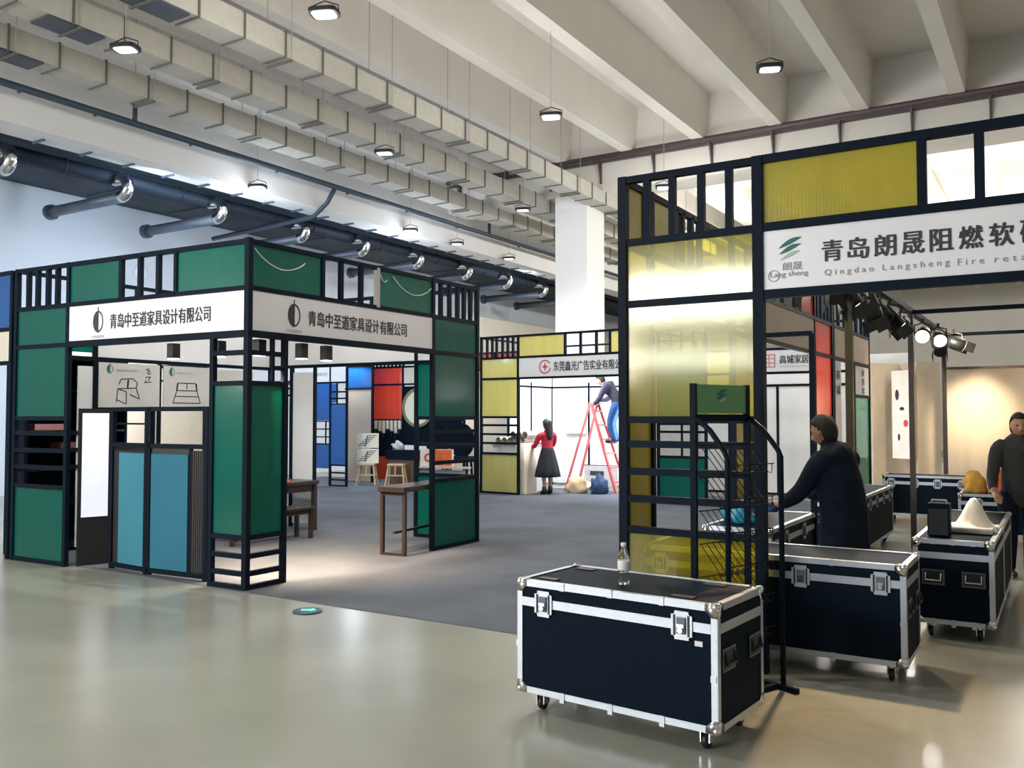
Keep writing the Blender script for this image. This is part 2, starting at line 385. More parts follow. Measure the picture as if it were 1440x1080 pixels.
# girder pipe with its brackets
t = thing('sprinkler_pipe', 'long brown pipe bracketed along the concrete girder above the yellow booth', 'pipe', (-13.2, 18.05, 7.5))
MB().tube([(-13.2, 18.02, 7.52), (12, 18.02, 7.52)], .06, 10).build('pipe_run', M['brown_pipe'], t, True)
MB().box(-13.2, 12, 18.08, 18.19, 7.42, 7.46).build('bracket_rail', M['brown_pipe'], t)
for i in range(16):
    x = -12.9+i*1.32
    MB().bar((x, 18.02, 7.46), (x, 18.19, 6.98), .035).bar((x, 18.17, 7.46), (x, 18.17, 6.95), .04).build('bracket', M['brown_pipe'], t)
pipe('far_pipe', [(-8, 27, 6.9), (12, 27, 6.9)], .05, M['brown_pipe'], 'thin brown pipe across the far ceiling, right of the spotlight row')
pipe('far_girder_pipe', [(-8, 33.9, 6.6), (12, 33.9, 6.6)], .07, M['brown_pipe'], 'brown pipe along the farthest girder above the beige partition')

# annex at the left: big duct, cable tray, spouts
t = thing('main_duct', 'long dark round duct under the annex soffit that feeds the silver spouts', 'duct', (-15.2, 0, 5.7))
MB().tube([(-14.78, 0, 5.985), (-14.78, 34, 5.985)], .13, 16).build('duct_body', M['darkduct'], t, True)
for i in range(24): MB().lathe([(.13, 0), (.145, 0), (.145, .03), (.13, .03)], (-14.78, 4+i*1.2, 5.985), 20, 'y').build('duct_seam', M['darkduct'], t)
pipe('pale_pipe', [(-15.25, 0, 6.2), (-15.25, 34, 6.2)], .05, M['rod'], 'pale pipe running along the dark annex soffit behind the silver spouts')
t = thing('flat_duct', 'wide flat dark duct close under the annex soffit at the left', 'duct', (-16.2, 0, 6.1))
MB().box(-16.9, -15.75, 0, 34, 6.12, 6.345).build('duct_body', M['darkduct'], t)
for i in range(16): MB().box(-16.92, -15.73, 3+i*1.9, 3.04+i*1.9, 6.10, 6.34).build('duct_seam', M['slab_dark'], t)
t = thing('cable_tray', 'long pale cable tray hanging under the white beam edge', 'tray', (-13.8, 0, 5.9))
for x in (-13.95, -13.66): MB().box(x-.012, x+.012, 0, 34, 6.01, 6.08).build('tray_side', M['rod'], t)
MB().box(-13.95, -13.66, 0, 34, 6.005, 6.015).build('tray_floor', M['plaster_white'], t)
for i in range(30): MB().box(-13.97, -13.64, 3+i*.8, 3.03+i*.8, 5.97, 6.005).build('tray_rung', M['galv'], t)
def spout(y):
    t = thing('air_spout', 'silver bent air spout with a grey tube to the left wall', 'spout', (-14.5, y, 5.6), 0, 'row of silver air spouts under the annex soffit')
    pts = [(-14.75, y, 5.94)]+[(-14.55+.20*math.sin(a), y, 5.77+.17*math.cos(a)) for a in [PI*i/10 for i in range(11)]]
    MB().tube(pts, .108, 14).build('elbow', M['chrome'], t, True)
    MB().tube([(-14.55, y, 5.60), (-16.75, y, 5.60)], .105, 14).build('tube', M['galv'], t, True)
    MB().lathe([(.06, .02), (.112, .02), (.15, 0), (.15, .1), (.112, .1)], (-16.84, y, 5.60), 18, 'x').build('collar', M['pipe'], t)
    return t
sp = spout(0); sp.location = (-14.5, 7.67, 5.6)
XF[sp] = Matrix.Translation((-14.5, 7.67, 5.6))
spl = [7.67, 9.78, 11.91, 14.22, 16.25, 18.4, 20.66, 22.84, 25.04, 27.2]
nm = ['nearest of the silver air spouts, cut by the left edge', 'second nearest silver air spout, high over the blue booth', 'third silver air spout from the left edge', 'fourth silver air spout, just above the green booth corner', 'fifth silver air spout from the left edge', 'sixth silver air spout from the left edge', 'seventh silver air spout from the left edge', 'eighth silver air spout from the left edge', 'ninth silver air spout, near the white pillar', 'farthest silver air spout, beside the white pillar']
sp['label'] = nm[0]
for y, n_ in list(zip(spl, nm))[1:]: dup(sp, (-14.5, y, 5.6), 0, n_)
# small white cameras / outlets on the left wall
def wall_outlet(y, z, label):
    t = thing('wall_outlet', label, 'vent', (-17.99, y, z), 0, 'round vents on the left wall')
    MB(XF[t]).lathe([(.0, .03), (.08, .03), (.13, .06), (.15, .03), (.15, 0)], (0, 0, 0), 20, 'x').build('ring', M['white'], t, True)
    MB(XF[t]).lathe([(.0, .045), (.075, .04), (.08, .03)], (0, 0, 0), 16, 'x').build('hole', M['pipe'], t)
wall_outlet(12.6, 4.9, 'round white vent on the pale wall above the blue booth')
wall_outlet(15.3, 4.85, 'round vent on the pale wall seen between the green booth slats')

# hanging flood lamps
def pendant(x, y, label, lit, z=6.2, s=1.0, cool=(1, .97, .92)):
    t = thing('pendant_lamp', label, 'lamp', (x, y, z), .4, 'flood lamps hanging from the ceiling')
    T = XF[t]; w_ = .17*s
    poly = [(w_*math.copysign(abs(math.cos(a))**.45, math.cos(a)), w_*.75*math.copysign(abs(math.sin(a))**.45, math.sin(a))) for a in [2*PI*i/28 for i in range(28)]]
    MB(T).prism(poly, (0, 0, .0), (1, 0, 0), (0, 1, 0), (0, 0, 1), .05).build('housing', M['black'], t)
    MB(T).prism([(a*.78, b*.78) for a, b in poly], (0, 0, -.008), (1, 0, 0), (0, 1, 0), (0, 0, 1), .01).build('diffuser', M['glow_cool'] if lit else M['glow_dim'], t)
    MB(T).tube([(-w_, 0, .02), (-w_, 0, .1), (0, 0, .16), (w_, 0, .1), (w_, 0, .02)], .008, 6).build('yoke', M['black'], t)
    MB(T).tube([(0, 0, .15), (0, 0, 8.55-z)], .006, 6).build('rod', M['rod'], t)
    if lit: lamp('pendant_light', 'SPOT', (x, y, z-.03), lit*1.25, cool, (x, y, 0), spot=150, blend=.7, radius=.15); lamp('pendant_fill', 'POINT', (x, y, z-.5), lit*.24, cool, radius=.4)  # the point light below each lit lamp is added to brighten the ceiling
    return t
cl = (.78, .88, 1.0)
# assumed lamps of the same rows, added for light, that the photo's frame cuts off or other things hide
for gx, gy in ((-6.7, 24.5), (-3.3, 24.5), (0, 24.5), (-3.3, 31), (.5, 31)): lamp('assumed_bay_light', 'POINT', (gx, gy, 6.1), 420, (1, .96, .90), radius=.2)
for gx, gy, pw in ((0, 16.6, 250), (-3.3, 7.0, 250), (-6.7, 2.2, 430)): lamp('pendant_light', 'SPOT', (gx, gy, 6.17), pw, (1, .97, .92), (gx, gy, 0), spot=150, blend=.7, radius=.15)
pendant(-3.22, 11.62, 'unlit flood lamp hanging above the yellow booth', 0)
pendant(-9.91, 6.69, 'flood lamp hanging by the ducts at the upper left', 0)
pendant(-10.01, 11.8, 'flood lamp hanging under the middle duct, centre left', 0)
pendant(-10.18, 16.75, 'flood lamp hanging under the middle duct near the pillar', 0)
pendant(-6.61, 11.71, 'bright lit lamp hanging in front of the beams, centre', 420)
pendant(-7.1, 7.3, 'bright lit lamp hanging at the top edge over the ducts', 420)
pendant(-6.75, 16.6, 'bright lit lamp seen through the yellow tower slats', 380)
pendant(-13.1, 11.7, 'bright lit lamp hanging before the white beam, left', 300, 6.0, 1, cl)
pendant(-13.1, 16.4, 'bright lit lamp hanging above the green booth right side', 300, 6.0, 1, cl)
pendant(-13.1, 18.3, 'small lamp hanging above the green booth right tower', 0, 6.0)
pendant(-13.1, 20.8, 'small lamp hanging left of the pillar before the white beam', 0, 6.0)

def recess(x, y, label, z=.006):
    t = thing('floor_marker', label, 'floor light', (x, y, 0))
    MB(XF[t]).lathe([(.12, 0), (.12, .012), (.10, .016), (0, .016)], (0, 0, 0), 32).build('disc', M['pipe'], t)
    MB(XF[t]).prism([(-.05, -.012), (.03, -.02), (.03, -.04), (.07, 0), (.03, .04), (.03, .02), (-.05, .012)], (0, 0, .016), (.85, .5, 0), (-.5, .85, 0), (0, 0, 1), .004).build('arrow_light', M['glow_green'], t)
recess(-5.27, 5.28, 'round dark floor marker with a glowing green arrow')

# ------------------------------------------------------------------ logos
def moon_logo(sign, c, R, U, N_, r, m=None):
    mb = MB(); c = Vector(c)
    mb.prism(circ(r*.72, 16, PI/2, 3*PI/2, ry=r), c, R, U, N_, .004)
    ringquads(mb, r*.86, r, c, R, U, N_, .004, 24, .72, -PI/2, PI/2)
    mb.prism([(-r*.04, -r*1.05), (r*.04, -r*1.05), (r*.04, r*1.35), (-r*.04, r*1.35)], c, R, U, N_, .005)
    mb.build('logo', m or M['ink'], sign)
def leaf_logo(sign, c, R, U, N_, r):
    c = Vector(c)
    def leaf(y, s, m):
        up = [(-1+.2*i, .35*math.sin(PI*i/10)*.9+(-1+.2*i)*.42) for i in range(11)]; dn = [(1-.2*i, -.12*math.sin(PI*i/10)+(1-.2*i)*.42) for i in range(1, 10)]
        MB().prism([(x*r*s, yy*r*s+y) for x, yy in up+dn], c, R, U, N_, .004).build('logo', m, sign)
    leaf(r*.55, .95, M['inkgreen']); leaf(r*.02, .9, M['inkgreen']); leaf(-r*.5, .8, M['inklight'])

NAME_G = '青岛中至道家具设计有限公司'
# ------------------------------------------------------------------ green booth
G0, GL, GR, GB = (-6.38, 5.604), (-9.961, 5.441), (-6.362, 9.328), (-9.95, 9.17)
gb = thing('exhibition_booth', 'green booth with a dark frame and two white name fascias, at left', 'booth', (-8.1, 7.4, 0))
W1 = Wall(gb, G0, GL, 1); W2 = Wall(gb, G0, GR, -1); W3 = Wall(gb, GL, GB, 1); W4 = Wall(gb, GR, GB, -1)
gp = 'green_panel'
for W, L in ((W1, 3.585), (W2, 3.724)):
    tw = L-.93
    W.post(L); W.post(tw); W.post(.45, 0, RB)
    W.rail(0, tw, TOP); W.rail(0, tw, RS); W.rail(0, tw, RB, .07)
    W.corner(0, .45, M['green'], name=gp)
W1.post(0, 0, TOP+.03, .056)
W1.tower(2.655, 3.585, M['green'], (.22, .40, .60, .78), name=gp)
W2.tower(2.794, 3.724, M['green'], (.17, .36, .54, .69, .84), name=gp)
W1.panel(.03, .95, RS+.02, TOP-.02, M['green'], gp); W1.bars([.975, 1.235, 1.51, 1.80]); W1.panel(1.82, 2.635, RS+.02, TOP-.02, M['green'], gp)
W2.panel(.03, .925, RS+.02, TOP-.02, M['green'], gp); W2.bars([.95, 1.222, 1.528]); W2.post(1.79, RS, TOP, .05, M['rod'], 'mullion'); W2.panel(1.82, 2.77, RS+.02, TOP-.02, M['green'], gp)
W2.post(.30, 1.905, RB, .03); W2.rail(.3, .45, 2.05, .03)
for W, a, b, cx, lx in ((W1, .03, 2.63, 1.02, 1.80), (W2, .03, 2.77, 1.35, .60)):
    s_ = W.sign(a, b, M['signwhite'])
    text(s_, NAME_G, W.p(1.215 if W is W1 else 1.515, 2.577, .017), W.R, Z, W.n, .15, 1.47 if W is W1 else 1.54, M['ink'], fat=.003)
    moon_logo(s_, W.p(2.146 if W is W1 else .555, 2.585, .016), W.R, Z, W.n, .112)
    text(s_, '中至道家具', W.p(2.146 if W is W1 else .555, 2.428, .017), W.R, Z, W.n, .03, .2, M['inkgrey'], bold=0.0)
    # bright cord hung behind the panels
for a0, a1, dz in ((.06, .70, .13), (2.05, 2.75, .14), (1.83, 1.95, .05)):
    pts = [W2.p(a0+(a1-a0)*i/12, TOP-.06-dz*math.sin(PI*i/12)**.8-.05*i/12, .012) for i in range(13)]
    MB().tube(pts, .006, 6).build('hanging_cord', M['white'], gb)
# back sides
W3.post(0); W3.post(.94); W3.post(1.84, 0, RB-.07, .04); W3.post(W3.L); W3.rail(0, W3.L, TOP); W3.rail(0, W3.L, RB-.07); W3.rail(0, W3.L, RS)
W3.panel(.97, W3.L-.03, RB-.05, RS-.02, M['signwhite'], 'wall_panel', .02)
W3.panel(.03, .92, RB, RS-.02, M['green'], gp); W3.rail(.94, W3.L, 1.69)
W3.panel(.72, .92, .05, 2.2, M['boardwhite'], 'wall_panel')
for z in (1.4, 1.2, 1.0): W3.rail(0, .94, z)
W3.bars([1.2, 1.5, 1.9, 2.3, 2.9])
W3.panel(2.62, 3.4, RB-.42, RB-.12, M['paper'], 'wall_panel')
def poster_art(pn, W, a, b, z0, z1, kind):
    c = W.p((a+b)/2, (z0+z1)/2, -.012); R, n_ = -W.R, -W.n
    wd, ht = b-a, z1-z0; st = .012
    mb = MB(); q = lambda pts: [mb.bar(c+R*p[0]*wd+Z*p[1]*ht, c+R*p2[0]*wd+Z*p2[1]*ht, st*p[2] if len(p) > 2 else st, .004, n_) for p, p2 in zip(pts, pts[1:])]
    if kind == 0:
        q([(-.22, -.38), (-.2, -.08), (.1, -.05), (.16, -.30)]); q([(-.2, -.08), (-.06, -.14), (-.06, -.42), (-.22, -.32)]); q([(.16, -.30), (.0, -.2)]); q([(.1, -.05), (.12, .06), (.05, .16), (-.15, .14), (-.18, .02)])
        q([(-.04, -.05, 2), (-.03, .13, 2)])
    else:
        q([(-.3, -.38), (.3, -.38), (.22, -.08), (-.22, -.08), (-.3, -.38)]); q([(-.22, -.08, 2), (-.2, .1, 2)]); q([(.22, -.08, 2), (.2, .1, 2)]); q([(-.2, .1), (.2, .1)]); q([(0, -.05), (0, .1)]); q([(-.26, -.22), (.26, -.22)])
    if kind == 0:
        q([(.26, .40), (.34, .34)]); q([(.31, .42), (.29, .28), (.35, .3)]); q([(.25, .2), (.34, .22), (.3, .12)]); q([(.27, .14), (.24, .08), (.36, .1)])
    mb.build('drawing', M['ink'], pn)
    moon_logo(pn, c+R*(-.33*wd)+Z*(.36*ht), R, Z, n_, .055, M['inkgreen'])
    text(pn, NAME_G, c+R*(-.05*wd)+Z*(.34*ht)+n_*.002, R, Z, n_, .03, .34*wd, M['inkgrey'])
def poster(a, b, kind, label):
    W = W3; t = thing('poster', label, 'poster', W.p((a+b)/2, 1.70, -.03), 0, 'furniture posters in the green booth')
    pn = MB().obox(W.p((a+b)/2, 1.98, -.03), W.w*(b-a)/2, W.n*.006, Z*.275).build('print', M['paper'], t)
    poster_art(pn, Wall(t, (W.A+W.n*-.024)[:2], (W.A+W.w*4+W.n*-.024)[:2], 1), a, b, 1.705, 2.255, kind)
poster(.97, 1.82, 0, 'white poster with an armchair drawing, left one in the green booth')
poster(1.88, 2.60, 1, 'white poster with a bench drawing, right one in the green booth')
W4.post(W4.L-.02); W4.post(.94); W4.rail(0, W4.L, TOP); W4.rail(0, W4.L, RB-.05); W4.rail(0, W4.L, RS)
W4.panel(.03, W4.L-.03, RB-.03, RS-.02, M['signwhite'], 'wall_panel', .02)
W4.post(2.72, 0, RB-.05, .04); W4.post(3.16, 0, RB-.05, .05); W4.panel(2.74, 3.14, .06, 2.23, M['boardwhite'], 'wall_panel')
W4.panel(.03, .92, RL, RB-.07, M['green'], gp); W4.panel(.03, .92, .05, .83, M['green'], gp)
for z in (RL, 1.225, .83, .025): W4.rail(0, .94, z)
W4.bars([1.2, 1.7, 2.2, 2.7])
for q in (1.9, 2.0, 2.1): W4.rail(3.16, 3.55, q, .03)

t = thing('bookcase', 'dark tall display cabinet behind the green left tower, seen through its slats', 'cabinet', (-10.25, 6.2, 0))
MB().box(-10.5, -10.46, 5.62, 6.9, 0, 2.3).build('back_panel', M['navy'], t)
for y in (5.62, 6.88): MB().box(-10.46, -10.06, y-.02, y+.02, 0, 2.3).build('side_panel', M['navy'], t)
for z in (.05, .55, .98, 1.2, 1.42, 1.9, 2.28): MB().box(-10.46, -10.06, 5.64, 6.86, z-.015, z+.015).build('shelf', M['wood_dark'], t)
for i, (y, z, l_) in enumerate(((5.95, 1.435, 'small pinkish box on the upper slat shelf of the dark cabinet'), (6.3, 1.215, 'small pinkish box on the middle shelf of the dark cabinet'))):
    setp(MB().box(-10.4, -10.12, y-.2, y+.2, z, z+.07).build('storage_box', M['inkpink']), l_, 'box')

# booth spotlights (small, clipped to the rail)
def clip_spot(loc, label, power=0, target=None, col=(1, .74, .50), spot=80, grp='small spotlights clipped inside the green booth', rz=0):
    t = thing('clip_spotlight', label, 'spotlight', loc, rz, grp); T = XF[t]
    MB(T).box(-.045, .045, -.045, .045, -.15, 0).build('housing', M['black'], t)
    MB(T).box(-.04, .04, -.04, .04, -.158, -.15).build('lens', M['glow_small'], t)
    if power: lamp('booth_spot', 'SPOT', (loc[0], loc[1], loc[2]-.17), power, col, target, spot=spot, blend=.8, radius=.06)
clip_spot((-6.95, 5.75, 2.33), 'small spotlight under the left green fascia near the corner', 300, (-7.2, 7.0, 0))
clip_spot((-7.6, 5.72, 2.33), 'small spotlight under the left green fascia nearer its middle')
clip_spot((-6.5, 5.85, 2.33), 'small spotlight just inside the green corner, left of two', 420, (-6.9, 7.2, 0))
clip_spot((-6.5, 6.4, 2.33), 'small spotlight just inside the green corner, middle one', 420, (-6.5, 7.0, 0))
clip_spot((-6.5, 6.75, 2.33), 'small spotlight just inside the green corner, right one', 260, (-7.4, 6.6, 0))

# ------------------------------------------------------------------ yellow booth in front
YL, YC, YR = (-2.557, 5.548), (-1.62, 5.548), (1.03, 5.548)
yb = thing('exhibition_booth', 'yellow booth with a dark frame and leaf logo fascia, at right', 'booth', (-.8, 7, 0))
W = Wall(yb, YL, YR, -1, .052); yp = 'yellow_panel'
W.post(0, t=.06); W.post(.937, t=.066); W.post(3.58)
W.tower(0, .937, M['yellow'], (.19, .385, .60, .80), name=yp)
W.rail(.937, 3.58, TOP, .06); W.rail(.937, 3.58, RS, .06); W.rail(.937, 3.58, RB, .06)
W.panel(.97, 1.865, RS+.03, TOP-.02, M['yellow_thick'], yp); W.bars([1.89, 2.185, 2.47], t=.05); W.panel(2.5, 3.55, RS+.03, TOP-.02, M['yellow_thick'], yp)
s_ = W.sign(.97, 3.55, M['signwhite'], RB+.03, RS-.025)
leaf_logo(s_, W.p(1.137, 2.635, .016), W.R, Z, W.n, .075)
text(s_, '朗晟', W.p(1.15, 2.53, .017), W.R, Z, W.n, .05, .12, M['inkgrey'])
text(s_, 'Lang sheng', W.p(1.13, 2.478, .017), W.R, Z, W.n, .042, .23, M['inkgrey'])
mb = MB(); ringquads(mb, .032, .036, W.p(1.036, 2.476, .016), W.R, Z, W.n, .003, 24); mb.build('logo', M['inkgrey'], s_)
for i, ch in enumerate('青岛朗晟阻燃软硬包'): text(s_, ch, W.p(1.388+.1497*i, 2.603, .017), W.R, Z, W.n, .128, .117, M['ink'], fat=.0035)
for wd_, sc_, ww, hh in (('Qingdao', 1.483, .281, .046), ('Langsheng', 1.849, .354, .046), ('Fire', 2.133, .132, .036), ('retardant', 2.44, .38, .036)): text(s_, wd_, W.p(sc_, 2.467, .017), W.R, Z, W.n, hh, ww, M['inkgrey'], space=1.6)
Y3 = Wall(yb, YL, (-2.557, 8.37), 1)
Y3.post(.47, t=.05); Y3.post(2.35, t=.05); Y3.post(2.82, t=.05); Y3.rail(0, 2.82, TOP); Y3.rail(0, 2.82, RB); Y3.rail(0, 2.82, RS)
Y3.panel(.03, .45, .05, RB-.02, M['yellow_thick'], yp); Y3.panel(2.37, 2.80, .05, RB-.02, M['yellow_thick'], yp)
Y3.panel(.05, .30, RS, TOP-.02, M['yellow_thick'], yp); Y3.panel(.38, .92, RS, TOP-.02, M['yellow_thick'], yp); Y3.bars([.34, .95, 1.1, 1.3, 1.5])
Y4 = Wall(yb, (-2.557, 8.37), (1.03, 8.37), -1)
Y4.post(.6, 0, RB); Y4.rail(0, .6, RB); Y4.post(3.58); Y4.rail(0, 3.58, TOP, .03) if False else None
MB().bar((1.03, 5.55, RB), (1.03, 8.37, RB), .05).build('rail', M['navy'], yb)

# ------------------------------------------------------------------ middle yellow booth
mbk = thing('exhibition_booth', 'small distant yellow booth with a red star logo, centre', 'booth', (-8.5, 16.8, 0))
W = Wall(mbk, (-10.30, 15.28), (-6.72, 15.10), -1, .05)
W.post(0); W.post(.937); W.post(3.58); W.tower(0, .937, M['yellow_lit'], (.16, .3, .42, .58, .72, .86), name=yp)
for z in (TOP, RS, RB): W.rail(.937, 3.58, z)
W.panel(.97, 2.02, RS+.02, TOP-.02, M['yellow_lit'], yp); W.bars([2.05, 2.4, 2.75, 3.05]); W.panel(3.07, 3.55, RS+.02, TOP-.02, M['yellow_lit'], yp)
s_ = W.sign(.96, 3.56, M['signwhite'])
c_ = W.p(1.587, 2.578, .016); mb = MB(); ringquads(mb, .115, .14, c_, W.R, Z, W.n, .004, 24, 1, .5, 2*PI-.2)
mb.prism([(-.09, 0), (-.02, -.02), (0, -.1), (.02, -.02), (.09, 0), (.02, .02), (0, .1), (-.02, .02)], c_, W.R, Z, W.n, .004); mb.build('logo', M['inkred'], s_)
text(s_, '东莞鑫光广告实业有限公司', W.p(2.60, 2.58, .017), W.R, Z, W.n, .19, 1.62, M['ink'], fat=.004)
for A, B, o in (((-10.30, 15.28), (-10.2, 18.1), 1), ((-10.2, 18.1), (-6.6, 17.95), -1), ((-6.72, 15.1), (-6.6, 17.95), -1)):
    V = Wall(mbk, A, B, o, .045); V.post(0); V.post(V.L); V.rail(0, V.L, TOP); V.rail(0, V.L, RB-.1); V.rail(0, V.L, RS)
    V.panel(.02, V.L-.02, RB-.08, RS-.02, M['signwhite'], 'wall_panel', .02)
    if B != (-10.2, 18.1):
        V.panel(.02, V.L-.02, .05, RB-.12, M['boardwhite'], 'wall_panel', .02)
        if V.L > 3: V.post(1.0, 0, RB); V.post(1.9, 0, RB)
    else:
        V.panel(1.0, 1.9, .05, RB-.12, M['boardwhite'], 'wall_panel', .02); V.panel(1.93, 2.78, .05, RB-.12, M['boardwhite'], 'wall_panel', .02); V.post(1.0, 0, RB); V.post(1.9, 0, RB)
setp(MB().box(-9.75, -9.25, 17.94, 17.97, 1.2, 2.05).build('notice_sheet', M['palegreen']), 'pale green notice sheet on the back wall of the distant yellow booth', 'notice')
lamp('booth_glow', 'AREA', (-8.9, 15.8, 2.9), 95, (.88, .93, 1.0), (-8.6, 17.6, .8), .8, .5)
lamp('booth_glow', 'POINT', (-7.45, 17.1, 1.5), 90, (.82, .90, 1.0), radius=.12)

# ------------------------------------------------------------------ booths behind
def simple_booth(label, loc): return thing('exhibition_booth', label, 'booth', loc)
bb = simple_booth('blue booth far behind, seen through the green booth opening', (-14.6, 15.2, 0))
W = Wall(bb, (-15.65, 14.95), (-13.75, 14.95), -1, .045)
bp_ = 'blue_panel'
for a in (0, .93, 1.4, 1.9): W.post(a, 0, TOP)
for z in (TOP, RS, RB): W.rail(0, 1.9, z)
s_ = W.sign(.03, 1.87, M['signwhite']); text(s_, '家具有限公司', W.p(1.05, 2.56, .017), W.R, Z, W.n, .08, .5, M['inkgrey'])
W.panel(.03, 1.87, RS+.02, TOP-.02, M['blue'], bp_)
W.panel(.95, 1.38, 1.5, RB-.02, M['blue'], bp_); W.panel(.95, 1.38, .4, .95, M['blue'], bp_)
for z in (1.48, 1.3, 1.12, .96): W.rail(.93, 1.4, z, .03)
W.post(1.26, .96, 1.48, .025)
W.panel(1.42, 1.88, .5, 1.85, M['blue'], bp_); W.panel(1.42, 1.58, 1.9, RB-.03, M['blue'], bp_)
for z in (1.87, 2.0, 2.15, .48, .31, .15, .02): W.rail(1.4, 1.9, z, .04)
W.post(1.6, 1.87, RB, .03)
V = Wall(bb, (-14.95, 16.2), (-14.08, 16.2), -1, .045)
V.post(V.L); V.rail(0, V.L, TOP); V.rail(0, V.L, RS); V.rail(0, V.L, RB-.1)
V.panel(.02, V.L-.02, RB-.08, RS-.02, M['blue'], bp_); V.panel(.02, V.L-.02, .03, RB-.12, M['beige'], 'wall_panel'); V.panel(.02, V.L-.02, RS, TOP, M['blue'], bp_)

rb = simple_booth('red booth far behind with art supplies, right of the blue booth', (-13.2, 17, 0))
W = Wall(rb, (-14.49, 16.7), (-11.74, 16.7), -1, .05)
for a in (0, .95, 1.4): W.post(a, 0, TOP)
W.post(2.75, 0, TOP); W.rail(0, 2.75, TOP); W.rail(0, 2.75, RS); W.rail(0, 2.75, RB)
W.panel(.03, .92, 1.52, RB-.02, M['red'], 'red_panel'); W.panel(.03, .92, RB+.02, RS-.02, M['red'], 'red_panel'); W.panel(.97, 1.38, RB, RS, M['signcream'], 'wall_panel')
W.panel(.03, .92, .66, 1.48, M['casebody'], 'wall_panel'); W.panel(1.42, 2.72, RS+.02, TOP-.02, M['red'], 'red_panel'); W.bars([.12, .24, .36, .48, .6, .72, .84]); W.rail(0, 2.75, 1.5)
W.panel(.97, 2.7, .9, RB-.05, M['casebody'], 'wall_panel'); W.panel(.03, .92, .05, .62, M['red'], 'red_panel'); W.rail(0, .95, .64)
V = Wall(rb, (-14.4, 19), (-10.35, 19), -1, .05); V.panel(0, 4.0, .02, 2.3, M['signcream'], 'wall_panel'); V.panel(0, 4, RS, TOP, M['red'], 'red_panel'); V.rail(0, 4, TOP); V.rail(0, 4, RS); V.post(0); V.post(4); V.bars([.4, .8, 1.2, 1.6, 2.0, 2.4, 2.8, 3.2, 3.6])
t = thing('round_mirror', 'pale oval mirror with an olive frame on the dark wall behind the green tower', 'mirror', (-13.25, 16.65, 1.3))
mb = MB(); ringquads(mb, .40, .47, Vector((-13.05, 16.66, 1.80)), (1, 0, 0), (0, 0, 1), (0, -1, 0), .03, 32); mb.build('frame', M['olive'], t)
MB().prism(circ(.40, 32), (-13.05, 16.66, 1.80), (1, 0, 0), (0, 0, 1), (0, -1, 0), .015).build('glass', M['cream'], t)

# row of hanging brush packs under the red panel
for i in range(7):
    x = -14.36+i*.125
    t = thing('brush_pack', 'pale brush pack hanging under the red panel, number of packs in a row', 'brush pack', (x, 16.63, 1.2), 0, 'brush packs hanging in a row under the red panel')
    t['label'] = ('leftmost' if i == 0 else 'rightmost' if i == 6 else ['', 'second', 'third', 'fourth', 'fifth', 'sixth'][i]+' from left')+' pale brush pack hanging under the red panel'
    MB().box(x-.035, x+.035, 16.64, 16.678, 1.28-.05*(i % 3), 1.49).build('card', M['cream'], t); MB().box(x-.02, x+.02, 16.64, 16.67, 1.16-.05*(i % 3), 1.30-.05*(i % 3)).build('bristles', M['black'], t)

lb = simple_booth('blue and cream booth cut by the left picture edge', (-12, 5.6, 0))
W = Wall(lb, (-10.06, 5.44), (-13.6, 5.44), 1, .05)
W.post(0, 0, TOP); W.post(3.5); W.rail(0, 3.5, TOP); W.rail(0, 3.5, 2.58); W.rail(0, 3.5, 2.2)
W.panel(.03, 3.47, 2.6, TOP-.02, M['blue'], bp_); s_ = W.sign(.03, 3.47, M['signcream'], 2.22, 2.56)
V = Wall(lb, (-10.12, 8.2), (-13.6, 7.2), -1, .05); V.rail(0, 3.5, 2.3); V.panel(0, 3.5, .04, 2.9, M['signcream'], 'wall_panel'); V.rail(0, 3.5, 2.1, .03)
for a in (.05, .9, 1.9, 2.9): V.post(a, 0, 2.3, .05)
V.rail(0, 3.5, .03)
t = thing('glass_door', 'small green glass double door panel on the cream wall behind the posters', 'door', (-10.4, 8.0, .9))
V2_ = Wall(t, (V.A+V.n*.03+V.w*.09)[:2], (V.A+V.n*.03+V.w*.50)[:2], -1, .03)
for a in (0, .205, .41): V2_.post(a, 1.0, 1.68, .022, name='door_frame')
V2_.rail(0, .41, 1.67, .025); V2_.rail(0, .41, 1.62, .02)
for a in (.01, .215): V2_.panel(a, a+.185, 1.0, 1.61, M['greenglass'], 'glass_leaf', .01)
lamp('left_booth_light', 'AREA', (-11.8, 6.1, 3.1), 60, (1, .95, .88), (-11.8, 7.6, .6), .8, .8)
lamp('left_cool_glare', 'AREA', (-13.9, 9.9, 3.4), 60, (.6, .8, 1.0), (-15.5, 11.5, 3.0), .5, .5)

lamp('red_backlight', 'AREA', (-3.4, 11.4, 2.0), 45, (1, .93, .85), (-2.5, 11.4, 1.8), .6, .6); lamp('green_backlight', 'AREA', (-3.3, 13.8, 1.7), 40, (1, .98, .95), (-2.5, 13.8, 1.4), .6, .8)  # assumed lights inside these booths, added to shine through the panels
lamp('blue_booth_fill', 'AREA', (-14.7, 16.0, 2.9), 45, (.85, .93, 1), (-14.7, 15.2, 1.6), .8, .5); lamp('red_booth_fill', 'POINT', (-13.7, 17.9, 2.2), 60, (1, .93, .85), radius=.15)  # assumed lights inside, added so the blue and red panels look backlit
